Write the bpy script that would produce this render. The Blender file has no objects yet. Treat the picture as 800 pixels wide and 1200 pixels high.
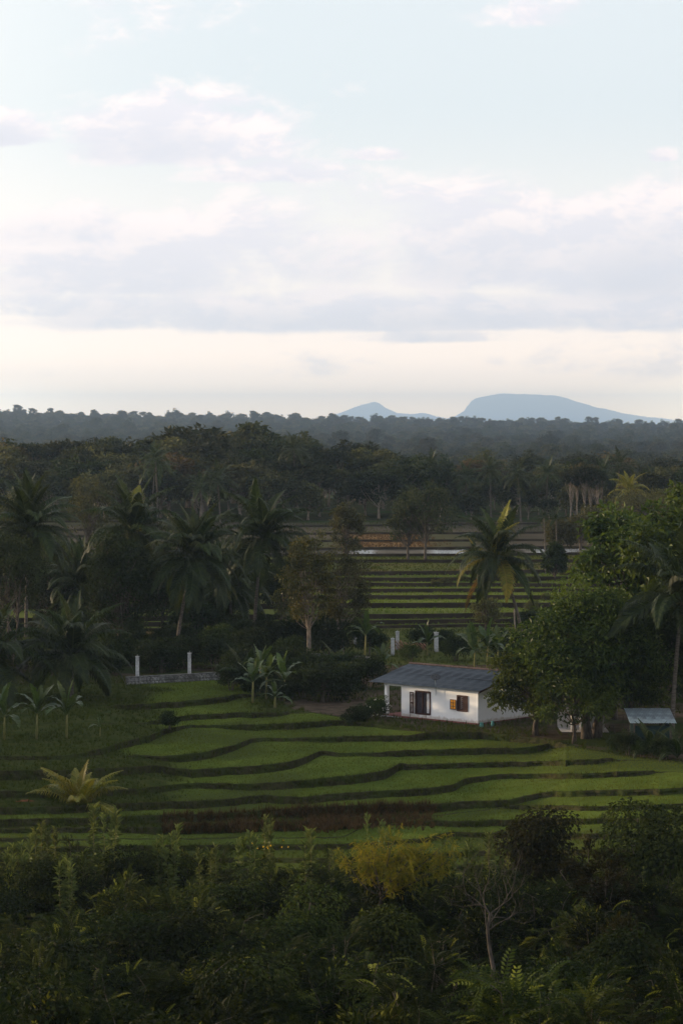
import bpy, math, random
import numpy as np

# ------------------------------------------------------------------ camera, sky, sun, exposure
SC = bpy.context.scene
COL = SC.collection
F, HORIZON, CAMZ = 3000.0, 500.0, 22.0          # focal length in photo pixels, horizon row, eye height (m)
cam_data = bpy.data.cameras.new("camera")
cam_data.sensor_fit = 'HORIZONTAL'
cam_data.sensor_width = 24.0
cam_data.lens = 24.0 * F / 800.0
cam_data.shift_y = -(600.0 - HORIZON) / 800.0
cam_data.clip_start, cam_data.clip_end = 0.5, 60000
cam = bpy.data.objects.new("camera", cam_data)
cam.location = (0, 0, CAMZ)
cam.rotation_euler = (math.radians(90), 0, 0)
COL.objects.link(cam)
SC.camera = cam

SUN_EL, SUN_AZ = 9.0, 292.0                      # degrees; azimuth clockwise from +Y
EXPOSURE = 0.32
SKY_STRENGTH = 0.1
SUN_STRENGTH = 5.0
HAZE_DENSITY = 0.000076
sun_dir = np.array([math.sin(math.radians(SUN_AZ)) * math.cos(math.radians(SUN_EL)),
                    math.cos(math.radians(SUN_AZ)) * math.cos(math.radians(SUN_EL)),
                    math.sin(math.radians(SUN_EL))])
ld = bpy.data.lights.new("sun", 'SUN')
ld.energy = SUN_STRENGTH
ld.angle = math.radians(0.6)
ld.color = (1.0, 0.74, 0.45)
lo = bpy.data.objects.new("sun", ld)
from mathutils import Vector, Matrix
lo.rotation_euler = Vector(sun_dir).to_track_quat('Z', 'Y').to_euler()
lo.location = (-200, -100, 150)
COL.objects.link(lo)

SC.view_settings.view_transform = 'Standard'
SC.view_settings.look = 'None'
SC.view_settings.gamma = 1
SC.view_settings.exposure = EXPOSURE
SC.view_settings.use_curve_mapping = False
try:
    SC.cycles.volume_bounces = 0
    SC.cycles.max_bounces = 6
    SC.cycles.diffuse_bounces = 3
    SC.cycles.transparent_max_bounces = 6
    SC.cycles.use_denoising = True
except Exception:
    pass


class NT:
    """small helper for node trees"""
    def __init__(self, tree):
        self.t = tree
        self.N, self.L = tree.nodes, tree.links

    def node(self, kind, **kw):
        n = self.N.new(kind)
        for k, v in kw.items():
            setattr(n, k, v)
        return n

    def put(self, sock, v):
        if isinstance(v, bpy.types.NodeSocket):
            self.L.new(v, sock)
        elif v is not None:
            sock.default_value = v

    def math(self, op, a, b=None, c=None, clamp=False):
        n = self.node('ShaderNodeMath', operation=op, use_clamp=clamp)
        self.put(n.inputs[0], a)
        if b is not None: self.put(n.inputs[1], b)
        if c is not None: self.put(n.inputs[2], c)
        return n.outputs[0]

    def mix(self, fac, a, b, blend='MIX'):
        n = self.node('ShaderNodeMix', data_type='RGBA', blend_type=blend)
        self.put(n.inputs[0], fac); self.put(n.inputs[6], a); self.put(n.inputs[7], b)
        return n.outputs[2]

    def smooth(self, x, lo, hi, a=0.0, b=1.0):
        n = self.node('ShaderNodeMapRange', interpolation_type='SMOOTHSTEP')
        self.put(n.inputs[0], x)
        n.inputs[1].default_value, n.inputs[2].default_value = lo, hi
        n.inputs[3].default_value, n.inputs[4].default_value = a, b
        return n.outputs[0]

    def noise(self, vec, scale, detail=4, rough=0.55, dist=0.0):
        n = self.node('ShaderNodeTexNoise')
        if vec is not None: self.put(n.inputs['Vector'], vec)
        n.inputs['Scale'].default_value = scale
        n.inputs['Detail'].default_value = detail
        n.inputs['Roughness'].default_value = rough
        n.inputs['Distortion'].default_value = dist
        return n.outputs[0]

    def vmul(self, vec, xyz):
        n = self.node('ShaderNodeVectorMath', operation='MULTIPLY')
        self.put(n.inputs[0], vec); n.inputs[1].default_value = xyz
        return n.outputs[0]

    def vadd(self, vec, xyz):
        n = self.node('ShaderNodeVectorMath', operation='ADD')
        self.put(n.inputs[0], vec); self.put(n.inputs[1], xyz)
        return n.outputs[0]


def build_world():
    w = bpy.data.worlds.new("World")
    SC.world = w
    w.use_nodes = True
    w.node_tree.nodes.clear()
    g = NT(w.node_tree)
    out = g.node('ShaderNodeOutputWorld')
    bg = g.node('ShaderNodeBackground')
    bg.inputs[1].default_value = SKY_STRENGTH
    g.L.new(bg.outputs[0], out.inputs[0])
    sky = g.node('ShaderNodeTexSky', sky_type='NISHITA')
    sky.sun_disc = False
    sky.sun_elevation = math.radians(SUN_EL)
    sky.sun_rotation = math.radians(SUN_AZ)
    sky.altitude = 100
    sky.air_density, sky.dust_density, sky.ozone_density = 1.0, 1.5, 1.0
    tc = g.node('ShaderNodeTexCoord').outputs['Generated']
    sep = g.node('ShaderNodeSeparateXYZ'); g.L.new(tc, sep.inputs[0])
    X, Y, Z = sep.outputs
    az = g.math('ARCTAN2', X, Y)                 # radians from +Y
    el = g.math('ARCSINE', Z)
    # thin high veil: pale blue aloft and deeper towards the zenith, cream low down, the same all round
    hi = g.mix(g.smooth(el, 0.26, 1.05), (8.2, 8.7, 9.0, 1), (2.3, 3.0, 4.0, 1))
    col = g.mix(0.8, sky.outputs[0], hi)
    col = g.mix(g.smooth(el, 0.13, 0.03), col, (11.3, 9.9, 8.8, 1))
    col = g.mix(g.smooth(el, 0.05, 0.004), col, (24.0, 17.4, 11.8, 1))
    col = g.mix(g.smooth(el, 0.022, 0.0), col, (45.0, 30.0, 15.0, 1))
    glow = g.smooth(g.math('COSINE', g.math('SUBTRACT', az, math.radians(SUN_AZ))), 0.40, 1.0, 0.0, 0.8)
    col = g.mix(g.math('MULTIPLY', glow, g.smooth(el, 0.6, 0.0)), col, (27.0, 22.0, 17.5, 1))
    # clouds: stratocumulus banks with billowed tops and flat lilac-grey undersides
    P = g.vmul(tc, (1.0, 1.0, 2.0))
    warp = g.noise(g.vmul(tc, (1, 1, 2.0)), 22.0, 3, 0.5)
    wv = g.node('ShaderNodeCombineXYZ')
    for i in range(3): g.put(wv.inputs[i], g.math('MULTIPLY', g.math('SUBTRACT', warp, 0.5), (0.03, 0.0, 0.02)[i]))
    Pw = g.vadd(P, wv.outputs[0])

    def puff(vec):
        big = g.noise(vec, 11.0, 3, 0.5)
        fine = g.noise(vec, 34.0, 7, 0.62)
        return g.math('ADD', g.math('MULTIPLY', big, 0.55), g.math('MULTIPLY', fine, 0.45))
    n1 = puff(Pw)
    n2 = puff(g.vadd(Pw, (-0.005, 0.0, 0.012)))
    bank, under = None, None
    # (azimuth px, row of the flat base, half width px, height px, weight): where the photograph's cloud banks stand
    for cx, cy, rx, ry, wt in ((-10, 172, 75, 55, .42), (185, 190, 115, 100, .40), (300, 212, 120, 34, .22), (560, 330, 150, 160, .34), (745, 345, 135, 170, .42),
                               (400, 330, 200, 150, .22), (150, 345, 240, 130, .24), (60, 285, 110, 70, .22), (450, 385, 460, 62, .32), (120, 372, 240, 46, .24),
                               (690, 440, 130, 75, .10), (620, 30, 80, 50, .2), (448, 186, 42, 20, .26), (776, 190, 20, 22, .28), (520, 400, 120, 26, .2)):
        a0, e0 = math.atan((cx - 400) / F), math.atan((HORIZON - cy) / F)
        dx = g.math('MULTIPLY', g.math('SUBTRACT', az, a0), F / rx)
        up = g.math('MULTIPLY', g.math('SUBTRACT', el, e0), F / ry)
        body = g.math('MULTIPLY', g.smooth(up, -0.22, 0.10), g.smooth(up, 1.15, 0.25))
        gx = g.math('EXPONENT', g.math('MULTIPLY', g.math('MULTIPLY', dx, dx), -0.9))
        gz = g.math('MULTIPLY', g.math('MULTIPLY', gx, body), wt)
        low = g.math('MULTIPLY', gz, g.smooth(up, 0.75, 0.0))
        bank = gz if bank is None else g.math('MAXIMUM', bank, gz)
        under = low if under is None else g.math('MAXIMUM', under, low)
    away = g.math('MULTIPLY', g.smooth(g.math('ABSOLUTE', az), 0.15, 0.35, 0.0, 0.22), g.smooth(g.noise(g.vmul(tc, (2, 2, 9)), 1.6, 3), .42, .62))
    amt = g.math('ADD', bank, away)
    cover = g.math('ADD', n1, amt)
    mask = g.math('MULTIPLY', g.smooth(cover, 0.555, 0.725), g.smooth(el, 0.006, 0.03))
    lit = g.smooth(g.math('SUBTRACT', n1, n2), -0.05, 0.07)
    shade = g.math('ADD', g.math('MULTIPLY', under, 1.7), g.math('MULTIPLY', g.smooth(cover, 0.75, 1.0), 0.25), clamp=True)
    ccol = g.mix(lit, (8.2, 7.8, 8.2, 1), (10.5, 9.2, 8.8, 1))
    ccol = g.mix(shade, ccol, (6.8, 6.8, 7.4, 1))
    col = g.mix(g.math('MULTIPLY', mask, 0.88), col, ccol)
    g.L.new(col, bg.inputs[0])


build_world()

# ------------------------------------------------------------------ helpers
RNG = np.random.default_rng(7)


def P(px, py, z=0.0):
    """world point on height z seen at photo pixel (px, py)"""
    d = (CAMZ - z) * F / (py - HORIZON)
    return np.array([(px - 400.0) / F * d, d, z])


def D(px, py, d):
    """world point at distance d seen at photo pixel (px, py)"""
    return np.array([(px - 400.0) / F * d, d, CAMZ - (py - HORIZON) / F * d])


class MB:
    """collects geometry for one mesh"""
    def __init__(self):
        self.v, self.f, self.t, self.m, self.n = [], [], [], [], 0

    def add(self, v, faces, tint=0.5, mat=0):
        v = np.asarray(v, float).reshape(-1, 3)
        if not isinstance(faces, list): faces = [faces]
        for f in faces:
            f = np.asarray(f, int)
            if f.size:
                self.f.append(f + self.n)
                self.m.append(np.full(len(f), mat))
        self.v.append(v)
        t = np.asarray(tint, float)
        self.t.append(np.full(len(v), float(t)) if t.ndim == 0 else t)
        self.n += len(v)

    def box(self, c, s, rot=0.0, tint=0.5, mat=0):
        """box with centre c, full size s, turned about z"""
        x, y, z = np.array(s) / 2.0
        v = np.array([[-x, -y, -z], [x, -y, -z], [x, y, -z], [-x, y, -z], [-x, -y, z], [x, -y, z], [x, y, z], [-x, y, z]])
        ca, sa = math.cos(rot), math.sin(rot)
        v = v @ np.array([[ca, sa, 0], [-sa, ca, 0], [0, 0, 1]]) + np.array(c)
        self.add(v, np.array([[0, 3, 2, 1], [4, 5, 6, 7], [0, 1, 5, 4], [1, 2, 6, 5], [2, 3, 7, 6], [3, 0, 4, 7]]), tint, mat)

    def tube(self, path, rad, k=6, tint=0.5, mat=0, cap=True):
        p = np.asarray(path, float)
        n = len(p)
        r = np.broadcast_to(np.asarray(rad, float), (n,))
        t = np.gradient(p, axis=0)
        t /= np.linalg.norm(t, axis=1)[:, None] + 1e-9
        ref = np.array([0, 0, 1.0]) if abs(t[:, 2]).mean() < 0.8 else np.array([1.0, 0, 0])
        a = np.cross(t, ref); a /= np.linalg.norm(a, axis=1)[:, None] + 1e-9
        b = np.cross(t, a)
        ang = np.arange(k) * 2 * math.pi / k
        v = p[:, None, :] + r[:, None, None] * (np.cos(ang)[None, :, None] * a[:, None, :] + np.sin(ang)[None, :, None] * b[:, None, :])
        i = np.arange(n - 1)[:, None] * k
        j = np.arange(k)[None, :]
        q = np.stack([i + j, i + (j + 1) % k, i + k + (j + 1) % k, i + k + j], -1).reshape(-1, 4)
        faces = [q]
        if cap: faces += [np.arange(k)[None, ::-1], (np.arange(k) + (n - 1) * k)[None, :]]
        self.add(v.reshape(-1, 3), faces, tint, mat)

    def mesh(self, name, mats, smooth=False):
        me = bpy.data.meshes.new(name)
        if self.n:
            v = np.concatenate(self.v)
            me.vertices.add(len(v))
            me.vertices.foreach_set('co', v.astype(np.float32).ravel())
            lt = np.concatenate([np.full(len(f), f.shape[1]) for f in self.f])
            li = np.concatenate([f.ravel() for f in self.f])
            me.loops.add(len(li)); me.loops.foreach_set('vertex_index', li.astype(np.int32))
            me.polygons.add(len(lt))
            me.polygons.foreach_set('loop_start', np.concatenate([[0], np.cumsum(lt)[:-1]]).astype(np.int32))
            me.polygons.foreach_set('material_index', np.concatenate(self.m).astype(np.int32))
            if smooth: me.polygons.foreach_set('use_smooth', np.ones(len(lt), bool))
            else: me.polygons.foreach_set('use_smooth', np.zeros(len(lt), bool))
            me.update(calc_edges=True)
            at = me.attributes.new('tint', 'FLOAT', 'POINT')
            at.data.foreach_set('value', np.concatenate(self.t).astype(np.float32))
        for m in (mats if isinstance(mats, (list, tuple)) else [mats]):
            me.materials.append(m)
        return me

    def build(self, name, mats, parent=None, smooth=False):
        return link(name, self.mesh(name, mats, smooth), parent)


def link(name, data, parent=None, loc=None, rot=None, scale=None):
    o = bpy.data.objects.new(name, data)
    COL.objects.link(o)
    if parent is not None: o.parent = parent
    if loc is not None: o.location = [float(c) for c in loc]
    if rot is not None: o.rotation_euler = [float(c) for c in rot]
    if scale is not None: o.scale = (scale,) * 3 if np.isscalar(scale) else scale
    return o


def tag(o, label=None, cat=None, group=None, kind=None):
    if label: o['label'] = label
    if cat: o['category'] = cat
    if group: o['group'] = group
    if kind: o['kind'] = kind
    return o


def thing(name, loc, label, cat, group=None, rot=None, scale=None):
    return tag(link(name, None, None, loc, rot, scale), label, cat, group)


POOL = []


def by_mark(px, marks):
    i = int(np.argmin([abs(px - m[0]) for m in marks]))
    m = marks[i]
    return ('left of ' if px < m[0] - 9 else ('right of ' if px > m[0] + 9 else 'in line with ')) + m[1]


def finish_labels():
    seen = {}
    for o, lab, px in POOL: seen.setdefault(lab, []).append((px, o))
    for lab, members in seen.items():
        members.sort(key=lambda m: m[0])
        n = len(members)
        for i, (px, o) in enumerate(members):
            if n == 1: o['label'] = lab
            elif i == 0: o['label'] = 'leftmost ' + lab
            elif i == n - 1: o['label'] = 'rightmost ' + lab
            elif n == 3: o['label'] = 'middle ' + lab
            else: o['label'] = ('second', 'third', 'fourth', 'fifth', 'sixth', 'seventh', 'eighth', 'ninth', 'tenth', 'eleventh', 'twelfth')[min(i - 1, 10)] + ' from left ' + lab


def unit(a):
    return a / (np.linalg.norm(a, axis=-1, keepdims=True) + 1e-9)


def leaves(mb, pos, axis, nrm, length, width, tint, fold=0.15, droop=0.12, mat=0):
    """diamond leaves folded on the midrib: two triangles each"""
    n = len(pos)
    a = unit(axis); s = unit(np.cross(a, nrm)); u = np.cross(s, a)
    L = np.broadcast_to(length, (n,))[:, None]; W = np.broadcast_to(width, (n,))[:, None]
    mid = pos + a * L * 0.45
    v = np.stack([pos, mid + s * W * 0.5 + u * W * fold, pos + a * L - u * L * droop, mid - s * W * 0.5 + u * W * fold], 1).reshape(-1, 3)
    i = np.arange(n)[:, None] * 4
    f = np.concatenate([i + np.array([0, 1, 2]), i + np.array([0, 2, 3])])
    mb.add(v, f, np.repeat(np.broadcast_to(tint, (n,)), 4), mat)


def scatter(mb, tv, tf, pos, axis, nrm, scale, tint, tt=None, mat=0):
    """copies of a template (local x along axis, z along normal) joined into mb"""
    n, k = len(pos), len(tv)
    a = unit(axis); s = unit(np.cross(nrm, a)); u = np.cross(a, s)
    sc = np.broadcast_to(scale, (n,))[:, None, None]
    v = pos[:, None, :] + sc * (tv[None, :, 0:1] * a[:, None] + tv[None, :, 1:2] * s[:, None] + tv[None, :, 2:3] * u[:, None])
    off = (np.arange(n) * k)[:, None, None]
    faces = [(f[None] + off).reshape(-1, f.shape[1]) for f in tf]
    t = np.broadcast_to(tint, (n,))[:, None] + (0 if tt is None else tt[None, :])
    mb.add(v.reshape(-1, 3), faces, np.broadcast_to(t, (n, k)).ravel(), mat)


def rand_dirs(rng, n, zb=0.0):
    d = rng.normal(size=(n, 3)); d[:, 2] += zb
    return unit(d)


def curve(p0, p1, p2, n=6):
    t = np.linspace(0, 1, n)[:, None]
    p0, p1, p2 = map(np.asarray, (p0, p1, p2))
    return (1 - t) ** 2 * p0 + 2 * t * (1 - t) * p1 + t ** 2 * p2


def fbm(x, y, seed=0, octaves=4):
    """cheap smooth pseudo noise in about [-1, 1]"""
    r = np.random.default_rng(seed)
    out, amp, fr, tot = 0, 1.0, 1.0, 0
    for _ in range(octaves):
        for _ in range(3):
            a, ph = r.uniform(0, 2 * math.pi), r.uniform(0, 6.28)
            out = out + amp * np.sin(fr * (x * math.cos(a) + y * math.sin(a)) + ph) / 1.7
        tot += amp; amp *= 0.5; fr *= 2.07
    return out / tot

# ------------------------------------------------------------------ materials
def material(name):
    m = bpy.data.materials.new(name); m.use_nodes = True
    m.node_tree.nodes.clear()
    g = NT(m.node_tree)
    out = g.node('ShaderNodeOutputMaterial')
    return m, g, out


def leaf_mat(name, dark, light, translucent=0.28, rough=0.6, spec=0.12, vary=0.25, tip=None):
    m, g, out = material(name)
    at = g.node('ShaderNodeAttribute', attribute_name='tint').outputs['Fac']
    rnd = g.node('ShaderNodeObjectInfo').outputs['Random']
    tc = g.node('ShaderNodeTexCoord').outputs['Object']
    nz = g.noise(tc, 0.7, 2)
    fac = g.math('ADD', at, g.math('MULTIPLY', g.math('SUBTRACT', nz, 0.5), 0.7), clamp=True)
    col = g.mix(fac, (*dark, 1), (*light, 1))
    if tip: col = g.mix(g.smooth(at, .84, .95), col, (*tip, 1))  # sunlit highlight painted into the colour of a few leaves
    hs = g.node('ShaderNodeHueSaturation')
    g.put(hs.inputs['Value'], g.math('ADD', 1 - vary / 2, g.math('MULTIPLY', rnd, vary)))
    g.put(hs.inputs['Hue'], g.math('ADD', 0.485, g.math('MULTIPLY', rnd, 0.03)))
    g.put(hs.inputs['Color'], col)
    bs = g.node('ShaderNodeBsdfPrincipled')
    g.put(bs.inputs['Base Color'], hs.outputs[0])
    bs.inputs['Roughness'].default_value = rough
    bs.inputs['Specular IOR Level'].default_value = spec
    tr = g.node('ShaderNodeBsdfTranslucent')
    g.put(tr.inputs[0], g.mix(1.0, hs.outputs[0], (1.5, 1.35, 0.6, 1), 'MULTIPLY'))
    mx = g.node('ShaderNodeMixShader'); mx.inputs[0].default_value = translucent
    g.L.new(bs.outputs[0], mx.inputs[1]); g.L.new(tr.outputs[0], mx.inputs[2])
    g.L.new(mx.outputs[0], out.inputs[0])
    return m


def noise_mat(name, c1, c2, scale=3.0, c3=None, rough=0.9, bump=0.0, detail=6, lo=0.35, hi=0.65, stretch=None, spec=0.2, scale2=None):
    m, g, out = material(name)
    tc = g.node('ShaderNodeTexCoord').outputs['Object']
    vec = g.vmul(tc, stretch) if stretch else tc
    n = g.noise(vec, scale, detail, 0.6)
    col = g.mix(g.smooth(n, lo, hi), (*c1, 1), (*c2, 1))
    if c3:
        n3 = g.noise(g.vadd(vec, (13.1, 7.7, 3.3)), scale2 or scale * 0.23, 4, 0.6)
        col = g.mix(g.smooth(n3, 0.48, 0.62), col, (*c3, 1))
    rnd = g.node('ShaderNodeObjectInfo').outputs['Random']
    hs = g.node('ShaderNodeHueSaturation')
    g.put(hs.inputs['Value'], g.math('ADD', 0.92, g.math('MULTIPLY', rnd, 0.16)))
    g.put(hs.inputs['Color'], col)
    bs = g.node('ShaderNodeBsdfPrincipled')
    g.put(bs.inputs['Base Color'], hs.outputs[0])
    bs.inputs['Roughness'].default_value = rough
    bs.inputs['Specular IOR Level'].default_value = spec
    if bump:
        b = g.node('ShaderNodeBump'); b.inputs['Strength'].default_value = bump; b.inputs['Distance'].default_value = 0.05
        g.put(b.inputs['Height'], n); g.L.new(b.outputs[0], bs.inputs['Normal'])
    g.L.new(bs.outputs[0], out.inputs[0])
    return m


def ground_mat(*a, **k):
    return noise_mat(*a, spec=0.0, **k)        # soil and sward: no sheen at grazing view


def scrub_mat(*a, **k):
    return leaf_mat(*a, translucent=.3, spec=.06, **k)


M = {}
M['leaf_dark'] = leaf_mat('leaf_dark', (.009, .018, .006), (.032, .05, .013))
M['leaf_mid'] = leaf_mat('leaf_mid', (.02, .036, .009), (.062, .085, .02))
M['leaf_mango'] = leaf_mat('leaf_mango', (.014, .032, .007), (.085, .115, .017), rough=0.5, spec=0.2)
M['leaf_gold'] = leaf_mat('leaf_gold', (.028, .044, .009), (.15, .14, .022), spec=.35, rough=.45)
M['leaf_olive'] = leaf_mat('leaf_olive', (.04, .048, .02), (.10, .098, .04), vary=0.5)
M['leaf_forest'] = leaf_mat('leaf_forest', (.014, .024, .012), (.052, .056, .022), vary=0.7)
M['leaf_brown'] = leaf_mat('leaf_brown', (.05, .045, .02), (.12, .085, .04), vary=0.4)
M['palm'] = leaf_mat('palm_leaflets', (.008, .018, .005), (.042, .06, .012), rough=0.5, spec=0.2)
M['palm_yellow'] = leaf_mat('palm_yellow', (.09, .11, .016), (.25, .21, .03), rough=0.4)
M['palm_dead'] = leaf_mat('palm_dead', (.08, .05, .02), (.20, .12, .04))
M['banana'] = leaf_mat('banana_blade', (.022, .048, .012), (.07, .105, .028), translucent=0.35, rough=0.35, spec=0.4)
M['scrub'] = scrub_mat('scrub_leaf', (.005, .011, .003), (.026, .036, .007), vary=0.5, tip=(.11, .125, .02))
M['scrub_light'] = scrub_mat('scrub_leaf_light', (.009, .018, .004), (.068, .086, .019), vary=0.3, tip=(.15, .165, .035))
M['scrub_olive'] = scrub_mat('scrub_leaf_olive', (.008, .010, .003), (.036, .034, .008), vary=0.4)
M['yellow_leaf'] = leaf_mat('yellow_leaf', (.09, .11, .014), (.21, .155, .018), translucent=0.38)
M['rice'] = leaf_mat('rice_blade', (.08, .112, .02), (.112, .145, .028), translucent=0.3, rough=0.9, spec=0)
M['weed'] = leaf_mat('weed_blade', (.028, .042, .008), (.066, .08, .015), translucent=0.25, rough=0.9, spec=0)
M['dry_grass'] = leaf_mat('dry_grass_blade', (.045, .032, .012), (.11, .068, .026), translucent=0.2, rough=0.8)
M['flower'] = leaf_mat('white_petal', (.6, .6, .58), (.8, .8, .78))
M['yellow_flower'] = leaf_mat('yellow_petal', (.5, .36, .02), (.7, .5, .03))
M['bark'] = noise_mat('bark', (.045, .035, .027), (.12, .10, .08), 6, bump=0.4, stretch=(1, 1, 0.3))
M['bark_pale'] = noise_mat('bark_pale', (.14, .11, .085), (.30, .25, .20), 6, bump=0.3, stretch=(1, 1, 0.3))
M['palm_bark'] = noise_mat('palm_bark', (.06, .05, .04), (.14, .12, .10), 5, bump=0.4, stretch=(0.5, 0.5, 3))
M['banana_stem'] = noise_mat('banana_stem', (.12, .13, .04), (.22, .19, .08), 5, stretch=(1, 1, 0.3))
M['dead_wood'] = noise_mat('dead_wood', (.034, .028, .023), (.095, .078, .062), 7, stretch=(1, 1, .3))
M['ground'] = ground_mat('ground_cover', (.028, .034, .014), (.06, .055, .028), 0.5, c3=(.035, .055, .016))
M['yard'] = ground_mat('yard_ground', (.055, .042, .030), (.10, .078, .055), 0.9, c3=(.04, .055, .018), scale2=0.12, bump=0.3)
M['meadow'] = ground_mat('meadow', (.06, .075, .022), (.10, .105, .035), 0.35, c3=(.09, .07, .035))
M['paddy'] = ground_mat('paddy_green', (.066, .096, .018), (.095, .126, .024), 0.35, c3=(.055, .072, .02), bump=0.2)
M['paddy_weed'] = ground_mat('paddy_weedy', (.03, .046, .011), (.055, .066, .018), 0.8, c3=(.05, .04, .025))
M['bank'] = ground_mat('earth_bank_soil', (.022, .022, .010), (.046, .044, .022), 2.2, c3=(.034, .044, .013), bump=0.6)
M['far_green'] = ground_mat('far_paddy', (.085, .11, .028), (.12, .14, .036), 0.05, c3=(.10, .105, .038), scale2=.02)
M['far_fallow'] = ground_mat('far_fallow', (.05, .045, .033), (.08, .068, .05), 0.05, c3=(.065, .066, .034), scale2=.02)
M['far_stubble'] = ground_mat('far_stubble', (.13, .075, .035), (.26, .15, .06), 0.25, c3=(.10, .08, .035))
M['far_bank'] = ground_mat('far_bank', (.024, .02, .014), (.045, .036, .024), 0.5)
M['red_earth'] = ground_mat('red_earth', (.09, .035, .02), (.18, .075, .042), 2.5, bump=0.5)
M['mountain'] = noise_mat('mountain_wood', (.02, .04, .018), (.04, .06, .03), 0.01)
M['stone'] = noise_mat('wall_stone', (.10, .10, .10), (.26, .26, .26), 1.2, bump=0.4)
M['mortar'] = noise_mat('wall_mortar', (.07, .07, .068), (.17, .17, .165), 2.5)
M['concrete'] = noise_mat('concrete_post', (.34, .35, .36), (.52, .53, .54), 5, c3=(.25, .25, .24), bump=0.2)
M['whitewash'] = noise_mat('white_wall_paint', (.85, .865, .89), (.90, .91, .93), 1.2, c3=(.83, .84, .86), stretch=(1, 1, 0.35), rough=0.8, bump=0.05)
M['plinth'] = noise_mat('plinth_red', (.16, .05, .045), (.24, .09, .08), 3)
M['plaster'] = noise_mat('worn_plaster', (.40, .39, .40), (.60, .59, .60), 2, c3=(.3, .28, .27))
M['frame_wood'] = noise_mat('brown_frame', (.035, .016, .014), (.075, .03, .026), 5, rough=0.5, stretch=(3, 3, .5))
M['roof'] = noise_mat('roof_sheet', (.065, .077, .088), (.115, .13, .145), 1.4, c3=(.05, .058, .068), stretch=(1, 1, 1), rough=0.6, bump=0.1)
M['ridge'] = noise_mat('ridge_cap', (.05, .035, .033), (.10, .07, .065), 4)
M['tin'] = noise_mat('tin_roof', (.18, .24, .27), (.32, .40, .43), 2, c3=(.13, .16, .18), rough=0.35, spec=0.6)
M['teal'] = noise_mat('teal_tarp', (.007, .022, .022), (.014, .036, .034), 2, rough=0.6)
M['dish'] = noise_mat('dish_metal', (.03, .032, .034), (.06, .062, .066), 4, rough=0.5)
M['tealpot'] = noise_mat('teal_paint', (.10, .28, .26), (.16, .36, .34), 4, rough=0.5)
M['curtain'] = noise_mat('curtain_cloth', (.62, .62, .64), (.75, .75, .77), 4)
M['interior_shade'] = noise_mat('interior_shade', (.03, .025, .03), (.06, .05, .06), 8)  # dark colour standing for the shaded room behind the tall window
M['tile'] = noise_mat('clay_tile', (.20, .09, .06), (.34, .18, .12), 3)
M['coconut'] = noise_mat('king_coconut', (.42, .17, .03), (.60, .30, .05), 3, rough=0.4)


def amber():
    m, g, out = material('amber_glass')
    bs = g.node('ShaderNodeBsdfPrincipled')
    bs.inputs['Base Color'].default_value = (.85, .40, .045, 1)
    bs.inputs['Roughness'].default_value = 0.2
    tr = g.node('ShaderNodeBsdfTranslucent'); tr.inputs[0].default_value = (.9, .5, .08, 1)
    mx = g.node('ShaderNodeMixShader'); mx.inputs[0].default_value = 0.35
    g.L.new(bs.outputs[0], mx.inputs[1]); g.L.new(tr.outputs[0], mx.inputs[2]); g.L.new(mx.outputs[0], out.inputs[0])
    return m


def water_mat():
    m, g, out = material('flooded_paddy')
    tc = g.node('ShaderNodeTexCoord').outputs['Object']
    bs = g.node('ShaderNodeBsdfPrincipled')
    g.put(bs.inputs['Base Color'], g.mix(g.smooth(g.noise(tc, 0.15, 3), .45, .6), (.07, .065, .055, 1), (.12, .11, .09, 1)))
    at = g.node('ShaderNodeAttribute', attribute_name='tint').outputs['Fac']     # 1 where water stands, 0 damp mud
    g.put(bs.inputs['Roughness'], g.math('SUBTRACT', 1.0, g.math('MULTIPLY', at, .82)))
    g.put(bs.inputs['Specular IOR Level'], g.math('MULTIPLY', at, .4))
    b = g.node('ShaderNodeBump'); b.inputs['Strength'].default_value = 0.08
    g.put(b.inputs['Height'], g.noise(tc, 1.5, 3)); g.L.new(b.outputs[0], bs.inputs['Normal'])
    g.L.new(bs.outputs[0], out.inputs[0])
    return m


def wall_dirt():
    m = M['whitewash']; g = NT(m.node_tree)
    hs = [n for n in g.N if n.type == 'HUE_SAT'][0]
    old = hs.inputs['Color'].links[0].from_socket
    tc = g.node('ShaderNodeTexCoord').outputs['Object']
    sp = g.node('ShaderNodeSeparateXYZ'); g.L.new(tc, sp.inputs[0])
    n = g.noise(tc, 3.0, 5)
    splash = g.smooth(g.math('ADD', sp.outputs[2], g.math('MULTIPLY', n, -.55)), .12, -.12)
    streak = g.math('MULTIPLY', g.smooth(g.noise(g.vmul(tc, (4, 4, .35)), 1.6, 4), .56, .72), .08)
    g.put(hs.inputs['Color'], g.mix(streak, g.mix(g.math('MULTIPLY', splash, .6), old, (.40, .33, .26, 1)), (.52, .52, .50, 1)))


wall_dirt()
M['amber'] = amber()
M['water'] = water_mat()


def blend_paddy():
    m = M['paddy']; g = NT(m.node_tree)
    hs = [n for n in g.N if n.type == 'HUE_SAT'][0]
    old = hs.inputs['Color'].links[0].from_socket
    tc = g.node('ShaderNodeTexCoord').outputs['Object']
    rough = g.mix(g.smooth(g.noise(tc, 0.9, 5), .35, .65), (.028, .040, .010, 1), (.05, .055, .018, 1))
    at = g.node('ShaderNodeAttribute', attribute_name='tint').outputs['Fac']
    g.put(hs.inputs['Color'], g.mix(at, old, rough))


blend_paddy()


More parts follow.
